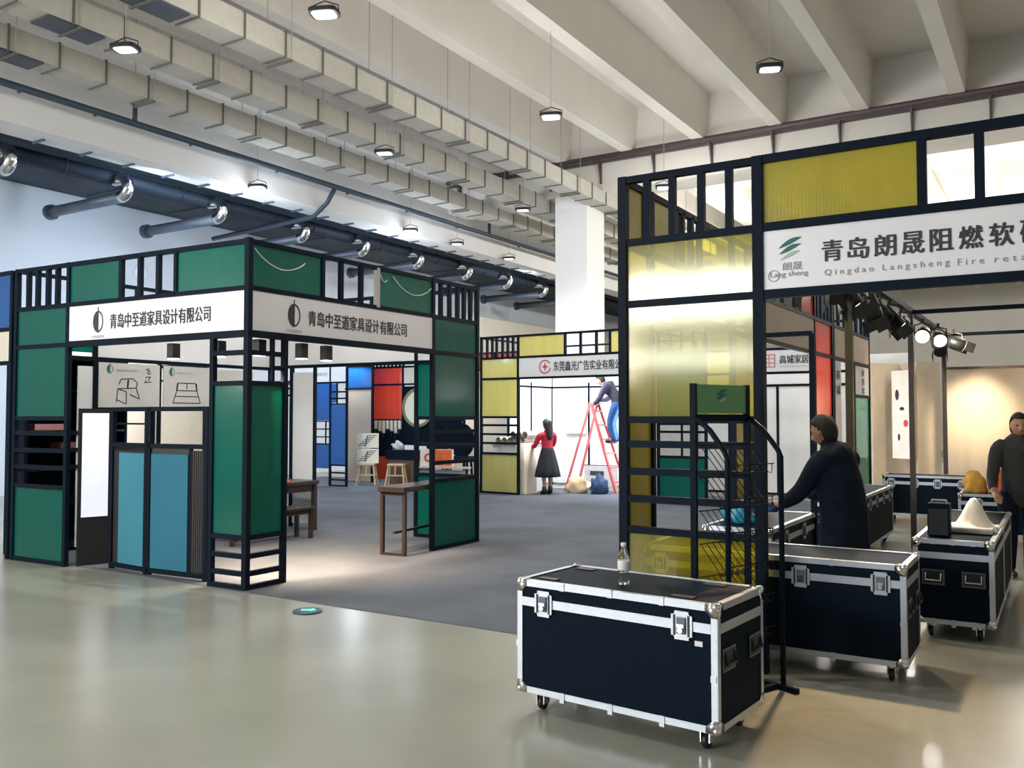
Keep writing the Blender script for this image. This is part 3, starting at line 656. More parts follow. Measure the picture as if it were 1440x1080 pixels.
# green tower booth with the brush-script sign, behind the yellow one
g2 = simple_booth('distant booth with a red seal and brush script fascia, behind the yellow booth', (-4.8, 16, 0))
W = Wall(g2, (-6.55, 15.75), (-2.95, 15.75), -1, .05)
W.post(0); W.post(.94); W.post(2.87); W.post(3.6); W.tower(0, .94, M['green'], (.25, .5, .75), name=gp, lat=(1.45, 1.3, 1.05)); W.post(.47, .83, RL, .035)
for z in (TOP, RS, RB): W.rail(.94, 3.6, z)
s_ = W.sign(.97, 3.57, M['signwhite'])
text(s_, '高城家居', W.p(2.557, 2.60, .017), W.R, Z, W.n, .15, .50, M['ink'], fat=.004)
text(s_, 'GAOCHENG JIAJU', W.p(2.557, 2.47, .017), W.R, Z, W.n, .03, .5, M['inkgrey'])
mb = MB(); c_ = W.p(2.12, 2.58, .016)
for z in (-.11, -.035, .04, .11): mb.prism([(-.11, z-.012), (.11, z-.012), (.11, z+.012), (-.11, z+.012)], c_, W.R, Z, W.n, .004)
for x in (-.1, 0, .1): mb.prism([(x-.012, -.11), (x+.012, -.11), (x+.012, .11), (x-.012, .11)], c_, W.R, Z, W.n, .005)
mb.build('logo', M['inkpink'], s_)
V = Wall(g2, (-6.9, 18.0), (-2.4, 18.0), -1, .05); V.panel(0, 4.5, .05, 2.2, M['boardwhite'], 'wall_panel'); V.rail(0, 4.5, 2.22); V.panel(0, 4.5, 2.25, RS, M['signwhite'], 'wall_panel')
for a in (0, 1.0, 2.0, 3.0, 4.5): V.post(a, 0, 2.22)
V.rail(0, 4.5, .03)
lamp('booth_glow', 'AREA', (-4.5, 16.2, 3.3), 14, (1, .98, .95), (-4.5, 17.4, .8), 1.2, .5)

# red tower with the blank beige band
r2 = simple_booth('red tower booth with a blank beige fascia, behind the yellow booth', (-3, 10.5, 0))
W = Wall(r2, (-2.557, 8.42), (-2.557, 11.95), -1, .05)
W.post(0); W.post(2.58); W.post(3.53)
for z in (TOP, RS, RB): W.rail(0, 3.53, z)
W.panel(.03, 2.55, RB+.02, RS-.02, M['beige'], 'fascia_sign', .03); W.panel(1.75, 2.55, RS+.02, TOP-.02, M['red'], 'red_panel'); W.bars([.4, .8, 1.2, 1.7, 2.75, 2.95, 3.15, 3.35])
W.panel(2.6, 3.5, 1.6, RB-.02, M['red'], 'red_panel'); W.panel(2.6, 3.5, RB+.02, RS-.02, M['red'], 'red_panel'); W.rail(2.58, 3.53, 1.58); W.panel(2.6, 3.5, .05, .83, M['red'], 'red_panel'); W.rail(2.58, 3.53, .83)
W.panel(.05, .45, .05, 2.3, M['red'], 'red_panel')
g3 = simple_booth('narrow green booth with vertical black lettering, right of the red tower', (-2.5, 14, 0))
W = Wall(g3, (-2.557, 12.0), (-2.557, 14.55), -1, .05)
W.post(.05); W.post(2.53); W.post(1.38, 0, RB)
for z in (TOP, RS, RB, .03): W.rail(0, 2.55, z)
W.panel(.08, 2.5, RB+.02, RS-.02, M['beige'], 'fascia_sign', .03); W.panel(1.42, 2.5, .05, 1.87, M['green_matte'], gp)
W.rail(1.38, 2.55, 1.89); W.bars([.4, .8, 1.2, 1.6, 2.0, 2.3])
pn = W.panel(1.42, 2.5, 1.91, RB-.03, M['signwhite'], 'wall_panel', .02)
for i, ch in enumerate('家居馆'): text(pn, ch, W.p(2.03, 2.24-i*.13, .013), W.R, Z, W.n, .095, .20, M['ink'], fat=.004)
pn = W.panel(.12, .5, .6, RB-.03, M['signwhite'], 'wall_panel', .02)
for i, ch in enumerate('高城'): text(pn, ch, W.p(.3, 2.15-i*.2, .013), W.R, Z, W.n, .13, .22, M['ink'], fat=.004)
# beige partition with the warm hot spot, folding cloth panels
t = thing('partition_wall', 'beige exhibition partition lit by a warm spotlight, far right', 'partition', (1, 15.6, 0))
for i in range(6):
    x0 = -1.62+i*1.15
    MB().box(x0+.008, x0+1.142, 15.6, 15.66, 0, 2.34).build('board', M['beige'], t)
MB().box(-1.62, 5.3, 15.585, 15.675, 2.34, 2.38).build('top_rail', M['wood_mid'], t)
t = thing('curtain_screen', 'pale folding cloth panels standing left of the beige partition', 'screen', (-2.3, 16.2, 0))
pts = [(-3.1, 16.6), (-2.75, 15.9), (-2.4, 16.5), (-2.05, 15.85), (-1.75, 16.3)]
for i, (A, B) in enumerate(zip(pts, pts[1:])):
    V = Wall(t, A, B, -1, .03); V.panel(.0, V.L, .03, 2.5, M['cloth'] if i % 2 else M['beige'], 'cloth_panel', .025)
t = thing('flower_painting', 'tall narrow pale painting of dark birds and a red flower, on the folding panels', 'painting', (-2.25, 15.8, .9))
V = Wall(t, (-2.42, 15.86), (-2.08, 15.6), -1, .02); pn = V.panel(0, V.L, .9, 2.35, M['film'], 'canvas', .02)
mb = MB()
for a, z, s_x, s_z in ((.12, 1.95, .04, .09), (.22, 1.72, .05, .03), (.15, 1.25, .025, .06)): mb.prism(circ(s_x, 12, ry=s_z), V.p(a, z, .011), V.R, Z, V.n, .004)
mb.build('bird_marks', M['ink'], pn); MB().prism(circ(.05, 12, ry=.06), V.p(.3, 1.48, .011), V.R, Z, V.n, .004).build('flower_mark', M['inkred'], pn)

# ------------------------------------------------------------------ spotlight row
t = thing('lighting_rail', 'dark rail on thin posts carrying a row of spotlights, right', 'rail', (-1.55, 9, 0))
MB().box(-1.585, -1.515, 5.6, 15.5, 2.84, 2.90).build('beam', M['navy'], t)
for y in (7.95, 11.6, 15.1): MB().box(-1.58, -1.52, y-.03, y+.03, 0, 2.84).build('post', M['wood_dark'], t)
for y in (11.6, 15.1): MB().box(-1.55, 4, y-.025, y+.025, 2.83, 2.88).build('cross_beam', M['navy'], t)
def stage_spot(y, dy, tilt, lit, label, x=-1.55, tx=0., glow=False):
    t = thing('stage_spotlight', label, 'spotlight', (x, y, 2.84), 0, 'black spotlights hanging in a row on the rail'); T = XF[t]
    d = Vector((tx, dy, -tilt)).normalized(); c = Vector((0, 0, -.20))
    MB(T).tube([(0, 0, 0), (0, 0, -.06)], .018, 8).build('clamp', M['black'], t)
    MB(T).tube([(-.10, 0, -.2), (-.10, 0, -.08), (0, 0, -.05), (.10, 0, -.08), (.10, 0, -.2)], .010, 6).build('yoke', M['black'], t)
    MB(T).tube([c-d*.13, c-d*.10, c+d*.02, c+d*.12], [.045, .085, .095, .095], 14).build('housing', M['black'], t, True)
    MB(T).tube([c+d*.121, c+d*.128], .085, 14).build('lens', M['glow_warm'] if lit or glow else M['black'], t)
    for s in (-1, 1):
        n_ = Vector((0, 0, 1)).cross(d).normalized(); u_ = d.cross(n_)
        MB(T).obox(c+d*.19+n_*s*.10, d*.06, u_*.07, n_*.003).build('barn_door', M['black'], t)
    if lit: lamp('stage_light', 'SPOT', Vector((x, y, 2.64))+d*.16, lit, (1, .80, .55), Vector((x, y, 2.64))+d*3, spot=55, blend=.7, radius=.08)
SP = [(6.7, -.2, 1, 0, 0), (7.35, -.6, .8, 0, .3), (7.8, .4, 1, 0, .5), (8.35, -.8, .3, 0, -.1), (8.9, .3, 1, 0, .3), (9.35, -.4, .8, 0, .6), (10.1, .3, .8, 0, .6), (10.9, -.8, .35, 0, .0)]
LB = ['nearest black spotlight on the rail under the yellow fascia', 'second black spotlight on the rail, behind the nearest', 'third black spotlight on the rail, beside the thin pale post', 'fourth black spotlight on the rail, tipped down', 'fifth black spotlight on the rail from the front', 'sixth black spotlight on the rail from the front', 'seventh black spotlight on the rail, before the dark post', 'eighth black spotlight on the rail, just before the lit ones']
for (y, dy, ti, lit, tx), l_ in zip(SP, LB): stage_spot(y, dy, ti, lit, l_, -1.55, tx, y in (8.35, 10.9))
stage_spot(12.3, -1.0, .34, 0, 'lit spotlight on the rail, left one of the two glaring ones', -1.5, .06, True)
stage_spot(13.0, -1.0, .42, 0, 'lit spotlight on the rail, brightest glaring one beside the dark post', -1.4, .30, True)
stage_spot(14.0, .55, .42, 300, 'far spotlight on the rail aimed at the beige partition', -1.3, .95)
stage_spot(14.7, -.6, .7, 0, 'farthest black spotlight on the rail')
lamp('aisle_spot', 'SPOT', (-1.56, 6.55, 2.5), 300, (1, .68, .38), (-1.1, 4.9, 0), spot=62, blend=.9, radius=.05)
lamp('aisle_spot', 'SPOT', (-1.45, 7.5, 2.5), 80, (1, .70, .42), (-.2, 6.6, 0), spot=80, blend=1, radius=.08)
lamp('wall_spot', 'SPOT', (-1.12, 14.35, 2.5), 240, (1, .82, .58), (-1.14, 15.6, 1.65), spot=52, blend=1, radius=.1)
lamp('warm_fill', 'SPOT', (-1.2, 13.4, 2.75), 130, (1, .80, .55), (-1.6, 15.8, 1.4), spot=110, blend=.9, radius=.1)
lamp('bag_spot', 'SPOT', (-1.45, 9.72, 2.45), 480, (1, .86, .64), (-.68, 7.95, .75), spot=15, blend=.5, radius=.06)

# ------------------------------------------------------------------ flight cases
def case(loc, rotz, L, Wd, label, z0=.11, z1=.71, latches=(.19, .81), end_handles=True, front_handles=(), grp=None, sticker=False):
    t = thing('flight_case', label, 'flight case', (*loc, 0), rotz, grp or 'black flight cases with aluminium edges'); T = XF[t]
    a = .032; e_ = .004; zb = z1-.115
    MB(T).box(.004, L-.004, .004, Wd-.004, z0+.004, zb).build('body', M['casebody'], t)
    MB(T).box(.004, L-.004, .004, Wd-.004, zb+.003, z1-.004).build('lid', M['casebody'], t)
    def angle(p, q, s1, s2):
        p, q, s1, s2 = map(Vector, (p, q, s1, s2)); d = (q-p)/2; c = (p+q)/2
        MB(T).obox(c+s1*a/2, d, s1*a/2, s2*e_/2).obox(c+s2*a/2, d, s2*a/2, s1*e_/2).build('edge_trim', M['alu'], t)
    for z, s in ((z0, 1), (z1, -1)):
        for y, s2 in ((0, 1), (Wd, -1)): angle((0, y, z), (L, y, z), (0, s2, 0), (0, 0, s))
        for x, s2 in ((0, 1), (L, -1)): angle((x, 0, z), (x, Wd, z), (s2, 0, 0), (0, 0, s))
    for x, s1 in ((0, 1), (L, -1)):
        for y, s2 in ((0, 1), (Wd, -1)): angle((x, y, z0), (x, y, z1), (s1, 0, 0), (0, s2, 0))
    mb = MB(T); o = .003
    for x0, x1, y0, y1 in ((a, L-a, -o, o), (a, L-a, Wd-o, Wd+o), (-o, o, a, Wd-a), (L-o, L+o, a, Wd-a)): mb.box(x0, x1, y0, y1, zb-.022, zb+.024)
    mb.build('lid_band', M['alu'], t)
    for x in (0, L):
        for y in (0, Wd):
            for z in (z0, z1):
                sx, sy, sz = (1 if x == 0 else -1), (1 if y == 0 else -1), (1 if z == z0 else -1)
                mb = MB(T).sphere((x+sx*.012, y+sy*.012, z+sz*.012), .022, n=12)
                for n_, u_, v_ in (((-sx, 0, 0), (0, sy, 0), (0, 0, sz)), ((0, -sy, 0), (sx, 0, 0), (0, 0, sz)), ((0, 0, -sz), (sx, 0, 0), (0, sy, 0))):
                    mb.prism([(0, 0), (.062, 0), (.062, .028), (.028, .062), (0, .062)], (x, y, z), u_, v_, n_, .004)
                mb.build('corner_ball', M['chrome'], t, True)
    for f in (.25, .5, .75):
        for z in (z0, z1):
            MB(T).box(L*f-.014, L*f+.014, -.006, .012, z-.018 if z == z0 else z-.034, z+.034 if z == z0 else z+.005).build('edge_clip', M['alu'], t)
    for x in (0, L): MB(T).box(x-.006, x+.034*(1 if x == 0 else -1), -.006, .012, (z0+z1)/2-.06, (z0+z1)/2-.03).build('edge_clip', M['alu'], t)
    for f in latches:
        x = L*f
        lt = MB(T).box(x-.055, x+.055, -.010, 0, zb-.068, zb+.068)
        bmesh.ops.bevel(lt.bm, geom=[e for e in lt.bm.edges if abs(e.verts[0].co.y-e.verts[1].co.y) > .005], offset=.018, segments=3, affect='EDGES')
        lt = lt.build('latch', M['alu'], t)
        MB(T).box(x-.042, x-.032, -.013, -.009, zb-.05, zb+.05).box(x+.032, x+.042, -.013, -.009, zb-.05, zb+.05).build('latch_slot', M['black'], lt)
        MB(T).box(x-.024, x+.024, -.018, -.008, zb-.04, zb+.04).build('latch_plate', M['galv'], lt, bevel=.004)
        MB(T).box(x-.018, x+.018, -.026, -.016, zb-.008, zb+.008).lathe([(.014, -.03), (.014, -.016)], (x, 0, zb-.02), 12, 'y').build('latch_knob', M['chrome'], lt)
    hs = []
    if end_handles: hs += [(x, y, 'x') for x in (0, L) for y in (Wd*.22, Wd*.80)]
    hs += [(L*f, 0, 'y') for f in front_handles]
    for x, y, ax in hs:
        zc = (z0+z1)/2+.03
        if ax == 'x':
            s = -1 if x == 0 else 1
            hd = MB(T).box(min(x, x+s*.006), max(x, x+s*.006), y-.075, y+.075, zc-.055, zc+.055).build('handle', M['galv'], t)
            MB(T).box(min(x+s*.006, x+s*.009), max(x+s*.006, x+s*.009), y-.062, y+.062, zc-.042, zc+.042).build('handle_recess', M['black'], hd)
            MB(T).tube([(x+s*.010, y-.05, zc+.03), (x+s*.02, y-.05, zc-.02), (x+s*.02, y+.05, zc-.02), (x+s*.010, y+.05, zc+.03)], .007, 8).build('handle_grip', M['black'], hd)
        else:
            hd = MB(T).box(x-.075, x+.075, -.006, 0, zc-.055, zc+.055).build('handle', M['galv'], t)
            MB(T).box(x-.062, x+.062, -.009, -.006, zc-.042, zc+.042).build('handle_recess', M['black'], hd)
            MB(T).tube([(x-.05, -.010, zc+.03), (x-.05, -.02, zc-.02), (x+.05, -.02, zc-.02), (x+.05, -.010, zc+.03)], .007, 8).build('handle_grip', M['chrome'], hd)
    for x in (.10, L-.10):
        for y in (.09, Wd-.09):
            cs = MB(T).box(x-.045, x+.045, y-.045, y+.045, z0-.008, z0).box(x-.026, x-.020, y-.02, y+.035, .035, z0-.006).box(x+.020, x+.026, y-.02, y+.035, .035, z0-.006).tube([(x, y, z0-.006), (x, y, z0-.03)], .02, 10).build('caster', M['chrome'], t)
            MB(T).lathe([(.0, -.016), (.030, -.016), (.040, -.010), (.040, .010), (.030, .016), (0, .016)], (x, y+.01, .040), 18, 'x').build('wheel', M['black'], cs, True)
    if sticker: MB(T).box(L-.115, L-.075, -.003, .004, zb-.088, zb-.064).build('sticker', M['signwhite'], t)
    return t
c1 = case((-2.55, 4.14), math.radians(-4.6), 1.16, .575, 'front black flight case with a water bottle on its lid', latches=(.15, .845), sticker=True)
# foam pads in the lid
for x, y in ((.13, .10), (.13, .48), (.93, .10), (.93, .48)): MB(XF[c1]).box(x-.05, x+.07, y-.02, y+.02, .708, .714).build('lid_pad', M['black'], c1)
case((-2.5, 5.70), 0, 1.69, .57, 'long black flight case behind the front case, right of the rack', latches=(.083, .361, .639, .917))
case((-.95, 7.05), 0, .52, 1.14, 'black flight case under the bright white foam and small speaker', latches=(), end_handles=False, front_handles=(.25, .75))
case((-.95, 8.22), 0, .52, 1.14, 'black flight case behind the one with the bright foam, at right', latches=(), end_handles=False, front_handles=(.25, .75))
case((-1.95, 6.93), PI/2, 1.46, .56, 'flat black flight case with the blue bag, beneath the reaching man', latches=(.3, .7), end_handles=True)
case((-1.88, 10.4), PI/2, 1.85, .57, 'black flight case standing behind the man in the black jacket', latches=(.15, .38, .62, .85))
case((-2.35, 14.4), 0, 1.2, .5, 'distant black flight case with four latches before the partition', latches=(.1, .37, .63, .9), end_handles=False)
case((-1.15, 12.5), 0, 1.1, .5, 'distant flight case carrying the orange and yellow cloth, at right', z1=.62, latches=(.2, .8), end_handles=False)

# on the cases
t = thing('water_bottle', 'clear plastic water bottle standing on the front flight case', 'bottle', (-1.99, 4.30, .712)); T = XF[t]
MB(T).lathe([(.0, 0), (.028, 0), (.031, .01), (.031, .05), (.028, .06), (.031, .07), (.031, .13), (.030, .145), (.018, .175), (.0125, .185), (.0125, .20), (0, .20)], n=20).build('bottle_body', M['clear'], t, True)
MB(T).lathe([(.0315, .075), (.0322, .078), (.0322, .122), (.0315, .125)], n=20).build('bottle_label', M['signwhite'], t, True)
MB(T).lathe([(0, .20), (.0145, .20), (.0145, .216), (0, .217)], n=16).build('cap', M['white'], t)
t = thing('small_speaker', 'small upright black speaker box on the case near the bright foam', 'speaker', (-.80, 7.30, .712)); T = XF[t]
MB(T).box(-.075, .075, -.07, .07, 0, .24).build('cabinet', M['casebody'], t, bevel=.006)
MB(T).box(-.065, .065, -.074, -.070, .01, .2).build('speaker_grille', M['black'], t)
MB(T).tube([(-.05, 0, .24), (-.05, 0, .26), (.05, 0, .26), (.05, 0, .24)], .008, 6).build('carry_handle', M['chrome'], t)
def lump(name, label, cat, c, size, m, seed, amp=.25, flat=True, sub=3):
    rnd = random.Random(seed); mb = MB(); bmesh.ops.create_icosphere(mb.bm, subdivisions=sub, radius=1)
    ph = [(rnd.uniform(2, 5), rnd.uniform(0, 6), rnd.uniform(2, 5), rnd.uniform(0, 6)) for _ in range(4)]
    for v in mb.bm.verts:
        k_ = 1+amp*sum(math.sin(a*v.co.x*1.6+b)*math.sin(c2*v.co.z*1.6+d+v.co.y*2) for a, b, c2, d in ph)/2.2
        p = v.co*k_; z = p.z
        if flat: z = max(z, -.45)+.45
        v.co = Vector((c[0]+p.x*size[0], c[1]+p.y*size[1], c[2]+z*size[2]))
    o = mb.build(name, m, None, True)
    return setp(o, label, cat)
# sheet of wrapped foam and peaked white film
t = thing('foam_wrap', 'bright white foam sheet peaked over grey padding on the right case', 'foam sheet', (-.66, 7.85, .712))
mb = MB(); n = 14; vs = []
for i in range(n+1):
    for j in range(n+1):
        u, v = i/n, j/n; x = -.90+u*.46; y = 7.55+v*.60
        pk = math.exp(-((u-.62)**2/.045+(v-.5)**2/.06))
        vs.append((x, y, .722+.22*pk+.012*math.sin(9*u+4*v)+.010*math.sin(17*v)))
mb.add(vs, [(i*(n+1)+j, i*(n+1)+j+1, (i+1)*(n+1)+j+1, (i+1)*(n+1)+j) for i in range(n) for j in range(n)]); fo = mb.build('film', M['film'], t, True)
md = fo.modifiers.new('s', 'SOLIDIFY'); md.thickness = .006
MB().box(-.88, -.46, 7.5, 7.66, .712, .755).build('padding', M['stone'], t, bevel=.015)
lump('cloth_pile', 'yellow cloth bundle on the distant case at right', 'cloth', (-.97, 12.72, .622), (.14, .15, .20), M['gold'], 3)
lump('cloth_pile', 'orange red cloth bundle on the distant case at right, by the man', 'cloth', (-.66, 12.72, .622), (.16, .15, .20), M['orange'], 5)
lump('plastic_bag', 'crumpled light blue plastic bag on the flat case', 'bag', (-2.32, 7.35, .712), (.16, .16, .12), M['bluebag'], 7, .35)

# ------------------------------------------------------------------ leaflet rack
BL, BR_ = Vector((-1.82, 4.9, 0)), Vector((-1.647, 5.35, 0))
u = (BR_-BL).normalized(); nrm = Vector((u.y, -u.x, 0)); 
t = thing('leaflet_rack', 'dark wire leaflet rack with a green header, before the yellow tower', 'rack', (-1.65, 5.1, 0))
for P in (BL, BR_):
    MB().bar(P, P+Z*1.79, .034).build('back_post', M['navy'], t)
    fp = P+nrm*.245
    MB().tube([P+Z*1.60+nrm*.0, P+nrm*.12+Z*1.52, fp-nrm*.02+Z*1.40, fp+Z*1.36, fp+Z*.02], .016, 8).build('front_post', M['navy'], t, True)
    MB().bar(P-nrm*.03+Z*.015, fp+nrm*.10+Z*.015, .03).build('foot', M['navy'], t)
MB().bar(BL+nrm*.2+Z*.015, BR_+nrm*.2+Z*.015, .03).build('foot_bar', M['navy'], t)
MB().bar(BL+Z*1.59, BR_+Z*1.59, .03, .04).build('cross_bar', M['navy'], t); MB().bar(BL+Z*.5, BR_+Z*.5, .03).build('cross_bar', M['navy'], t)
hp = MB().obox((BL+BR_)/2+Z*1.70, u*.225, nrm*.008, Z*.085).build('header_panel', M['rackgreen'], t)
leaf_logo(hp, (BL+BR_)/2+Z*1.715+nrm*.009, u, Z, nrm, .045)
for k_ in range(6):
    z = 1.30-k_*.19
    mb = MB()
    for i in range(9):
        p = BL+u*(.03+i*.052)
        mb.tube([p+nrm*.02+Z*(z+.13), p+nrm*.17+Z*(z-.03), p+nrm*.205+Z*(z-.035), p+nrm*.21+Z*(z+.02)], .0028, 5)
    for dd, zz in ((.02, .13), (.17, -.03), (.21, .02)): mb.tube([BL+u*.02+nrm*dd+Z*(z+zz), BR_-u*.02+nrm*dd+Z*(z+zz)], .0035, 5)
    mb.build('wire_tray', M['navy'], t)

# ------------------------------------------------------------------ folding screen and light box in the green booth
t = thing('light_box_stand', 'narrow white light box on a black base, before the green left tower', 'light box', (-8.85, 5.6, 0))
V = Wall(t, (-8.93, 5.55), (-8.83, 5.86), -1, .03)
V.panel(0, V.L, 0, 1.68, M['black'], 'cabinet', .05); V.panel(.03, V.L-.03, .52, 1.63, M['glow_panel'], 'lit_face', .012, .028)
t = thing('folding_screen', 'black folding screen with two teal cloth panels and a slatted end', 'screen', (-7.8, 5.7, 0))
V = Wall(t, (-8.53, 5.68), (-7.86, 5.64), -1, .05)
V2 = Wall(t, (-7.86, 5.64), (-7.02, 5.70), -1, .05)
for Q, L, p0, p1, mm in ((V, V.L, .17, .62, 'teal_light'), (V2, V2.L, .06, .58, 'teal')):
    Q.post(.02, 0, 1.69, .045, name='frame_post'); Q.post(L-.02, 0, 1.69, .05, name='frame_post')
    for z in (1.67, 1.30, .05): Q.rail(0, L, z, .05)
    Q.panel(p0, p1, .08, 1.22, M[mm], 'cloth_panel', .02, .012); Q.panel(0.03, p1+.02, .06, 1.28, M['black'], 'backing', .012)
V.panel(.03, V.L-.03, 1.24, 1.32, M['black'], 'crest'); V.rail(.1, V.L-.1, 1.52, .02)
for i in range(7): MB().obox(V2.p(.615+i*.028, .66, 0), V2.w*.009, V2.n*.01, Z*.60).build('slat', M['black'], t)
for z in (.22, .5, .95, 1.1): V2.rail(.6, V2.L, z, .016)
V2.post(.60, .05, 1.28, .03, name='frame_post')

# ------------------------------------------------------------------ tables, bench, console in the green booth
def table(name, label, cat, loc, rotz, L, Wd, h, m, leg=.06, top=.05, apron=.1):
    t = thing(name, label, cat, loc, rotz); T = XF[t]
    MB(T).box(-L/2, L/2, -Wd/2, Wd/2, h-top, h).build('top', m, t, bevel=.006)
    if apron: MB(T).box(-L/2+.05, L/2-.05, -Wd/2+.04, -Wd/2+.06, h-top-apron, h-top).box(-L/2+.05, L/2-.05, Wd/2-.06, Wd/2-.04, h-top-apron, h-top).box(-L/2+.05, -L/2+.07, -Wd/2+.05, Wd/2-.05, h-top-apron, h-top).box(L/2-.07, L/2-.05, -Wd/2+.05, Wd/2-.05, h-top-apron, h-top).build('apron', M['wood_dark'], t)
    for sx in (-1, 1):
        for sy in (-1, 1):
            x, y = sx*(L/2-leg/2-.02), sy*(Wd/2-leg/2-.02)
            MB(T).box(x-leg/2, x+leg/2, y-leg/2, y+leg/2, 0, h-top).build('leg', M['wood_dark'], t)
    return t
table('tea_table', 'low dark wooden tea table inside the green booth', 'table', (-9.30, 8.35, .0), PI/2, 1.5, .85, .70, M['wood_dark'])
table('bench', 'dark wooden bench in front of the tea table, behind the green corner', 'bench', (-8.50, 7.9, 0), PI/2, 1.15, .34, .42, M['wood_dark'], .045, .035, .06)
t = thing('tea_set', 'small orange and white tea things on the tea table', 'tea set', (-9.1, 8.5, .70)); T = XF[t]
MB(T).box(-.12, .12, -.16, .16, 0, .02).build('tray', M['orange'], t); MB(T).lathe([(.0, .02), (.03, .02), (.045, .05), (.04, .09), (.012, .10), (.012, .115), (0, .12)], (-.02, .05, 0), 16).build('teapot', M['white'], t, True); MB(T).lathe([(.015, .02), (.025, .06), (.022, .06), (.0, .03)], (.05, -.07, 0), 14).build('cup', M['white'], t, True)
t = thing('console_table', 'long narrow dark console table at the green right tower', 'table', (-6.60, 8.55, 0), .10); T = XF[t]
MB(T).box(-.18, .18, -.72, .70, .73, .79).build('top', M['wood_dark'], t, bevel=.006)
for y in (-.66, .64):
    for x in (-.15, .15): MB(T).box(x-.02, x+.02, y-.02, y+.02, 0, .73).build('leg', M['wood_dark'], t)
    MB(T).box(-.15, .15, y-.018, y+.018, 0.0, .035).box(-.15, .15, y-.018, y+.018, .69, .73).build('leg_frame', M['wood_dark'], t)
MB(T).box(-.01, .02, -.66, .64, .25, .28).build('stretcher', M['wood_dark'], t)
def wood_stool(loc, rotz, label):
    t = thing('wooden_stool', label, 'stool', loc, rotz, 'pale wooden stools in the red booth'); T = XF[t]
    MB(T).box(-.19, .19, -.13, .13, .46, .50).build('seat', M['wood_light'], t, bevel=.006)
    for sx in (-1, 1):
        for sy in (-1, 1): MB(T).bar((sx*.16, sy*.09, .46), (sx*.225, sy*.15, 0), .034).build('leg', M['wood_light'], t)
        MB(T).bar((sx*.185, -.11, .22), (sx*.185, .11, .22), .025).build('stretcher', M['wood_light'], t)
    MB(T).bar((-.19, -.12, .24), (.19, -.12, .24), .03).bar((0, -.12, .24), (0, -.1, .47), .025).build('front_brace', M['wood_light'], t)
    return t
st = wood_stool((-13.72, 15.62, 0), .50, 'pale wooden stool under the stacked ink paintings')
dup(st, (-13.02, 15.82, 0), .45, 'pale wooden stool left of the console table end, beside the red box')
t = thing('ink_painting_stack', 'pale ink paintings of branches leaning in a stack on the left stool', 'painting', (-13.72, 15.64, .50))
V = Wall(t, (-13.95, 15.52), (-13.50, 15.76), -1, .02)
for z0, z1 in ((.505, .84), (.86, 1.20)):
    pn = V.panel(0, V.L, z0, z1, M['cream'], 'canvas', .03)
    mb = MB()
    for q in range(6): mb.prism([(-.1, -.012), (.1, -.004), (.1, .012), (-.1, .004)], V.p(.12+.05*q, z0+.06+.045*q, .016), V.R, Z, V.n, .003)
    mb.bar(V.p(.2, z0+.03, .018), V.p(.25, z1-.05, .018), .02, .003, V.n); mb.build('branch_marks', M['ink'], pn)
lump('grey_rock', 'pale grey rock ornament displayed on the dark box over the right stool', 'ornament', (-13.35, 16.3, .80), (.17, .10, .14), M['stone'], 11, .4)
t = thing('display_box', 'dark display box under the grey rock ornament beside the console table', 'box', (-13.1, 16.3, 0)); MB().box(-13.6, -12.5, 16.12, 16.5, .58, .80).build('box_body', M['casebody'], t); MB().box(-13.55, -12.55, 16.15, 16.47, 0, .58).build('box_base', M['wood_mid'], t)
# round-backed dark chairs behind the green right tower
def round_chair(loc, rotz, label):
    t = thing('round_back_chair', label, 'chair', loc, rotz, 'dark round backed chairs behind the green right tower'); T = XF[t]
    MB(T).box(-.25, .25, -.24, .24, .76, .82).build('seat', M['casebody'], t, bevel=.015)
    MB(T).prism(circ(.26, 24, ry=.34), (0, .22, 1.12), (1, 0, 0), (0, 0, 1), (0, 1, 0), .05).build('backrest', M['casebody'], t)
    for sx in (-1, 1):
        for sy in (-1, 1): MB(T).bar((sx*.2, sy*.19, .76), (sx*.24, sy*.23, 0), .04).build('leg', M['casebody'], t)
    return t
rc = round_chair((-10.62, 14.1, 0), .4, 'dark round backed chair behind the green right tower, left one')
dup(rc, (-9.93, 13.95, 0), .4, 'dark round backed chair behind the green right tower, right one')
t = thing('orange_picture', 'bright orange picture panel seen through the green tower slats', 'picture', (-10.3, 13.5, .64)); V = Wall(t, (-10.42, 13.38), (-9.78, 13.56), -1, .02); pn = V.panel(0, V.L, .645, .97, M['film'], 'canvas', .03); MB().obox(V.p(.44, .81, .017), V.w*.2, V.n*.002, Z*.15).build('orange_field', M['orange'], pn)
mb = MB(); ringquads(mb, .05, .085, V.p(.17, .81, .016), V.R, Z, V.n, .004, 16); mb.build('orange_swirl', M['inkred'], pn)
t = thing('display_shelf', 'grey low display shelf behind the green right tower', 'shelf', (-10.0, 13.45, 0)); V = Wall(t, (-10.5, 13.36), (-9.45, 13.62), -1, .04); V.panel(0, V.L, .61, .64, M['stone'], 'shelf_top', .2); V.panel(0, V.L, .0, .58, M['stone'], 'shelf_front', .03); V.post(.05, 0, .61); V.post(V.L-.05, 0, .61)

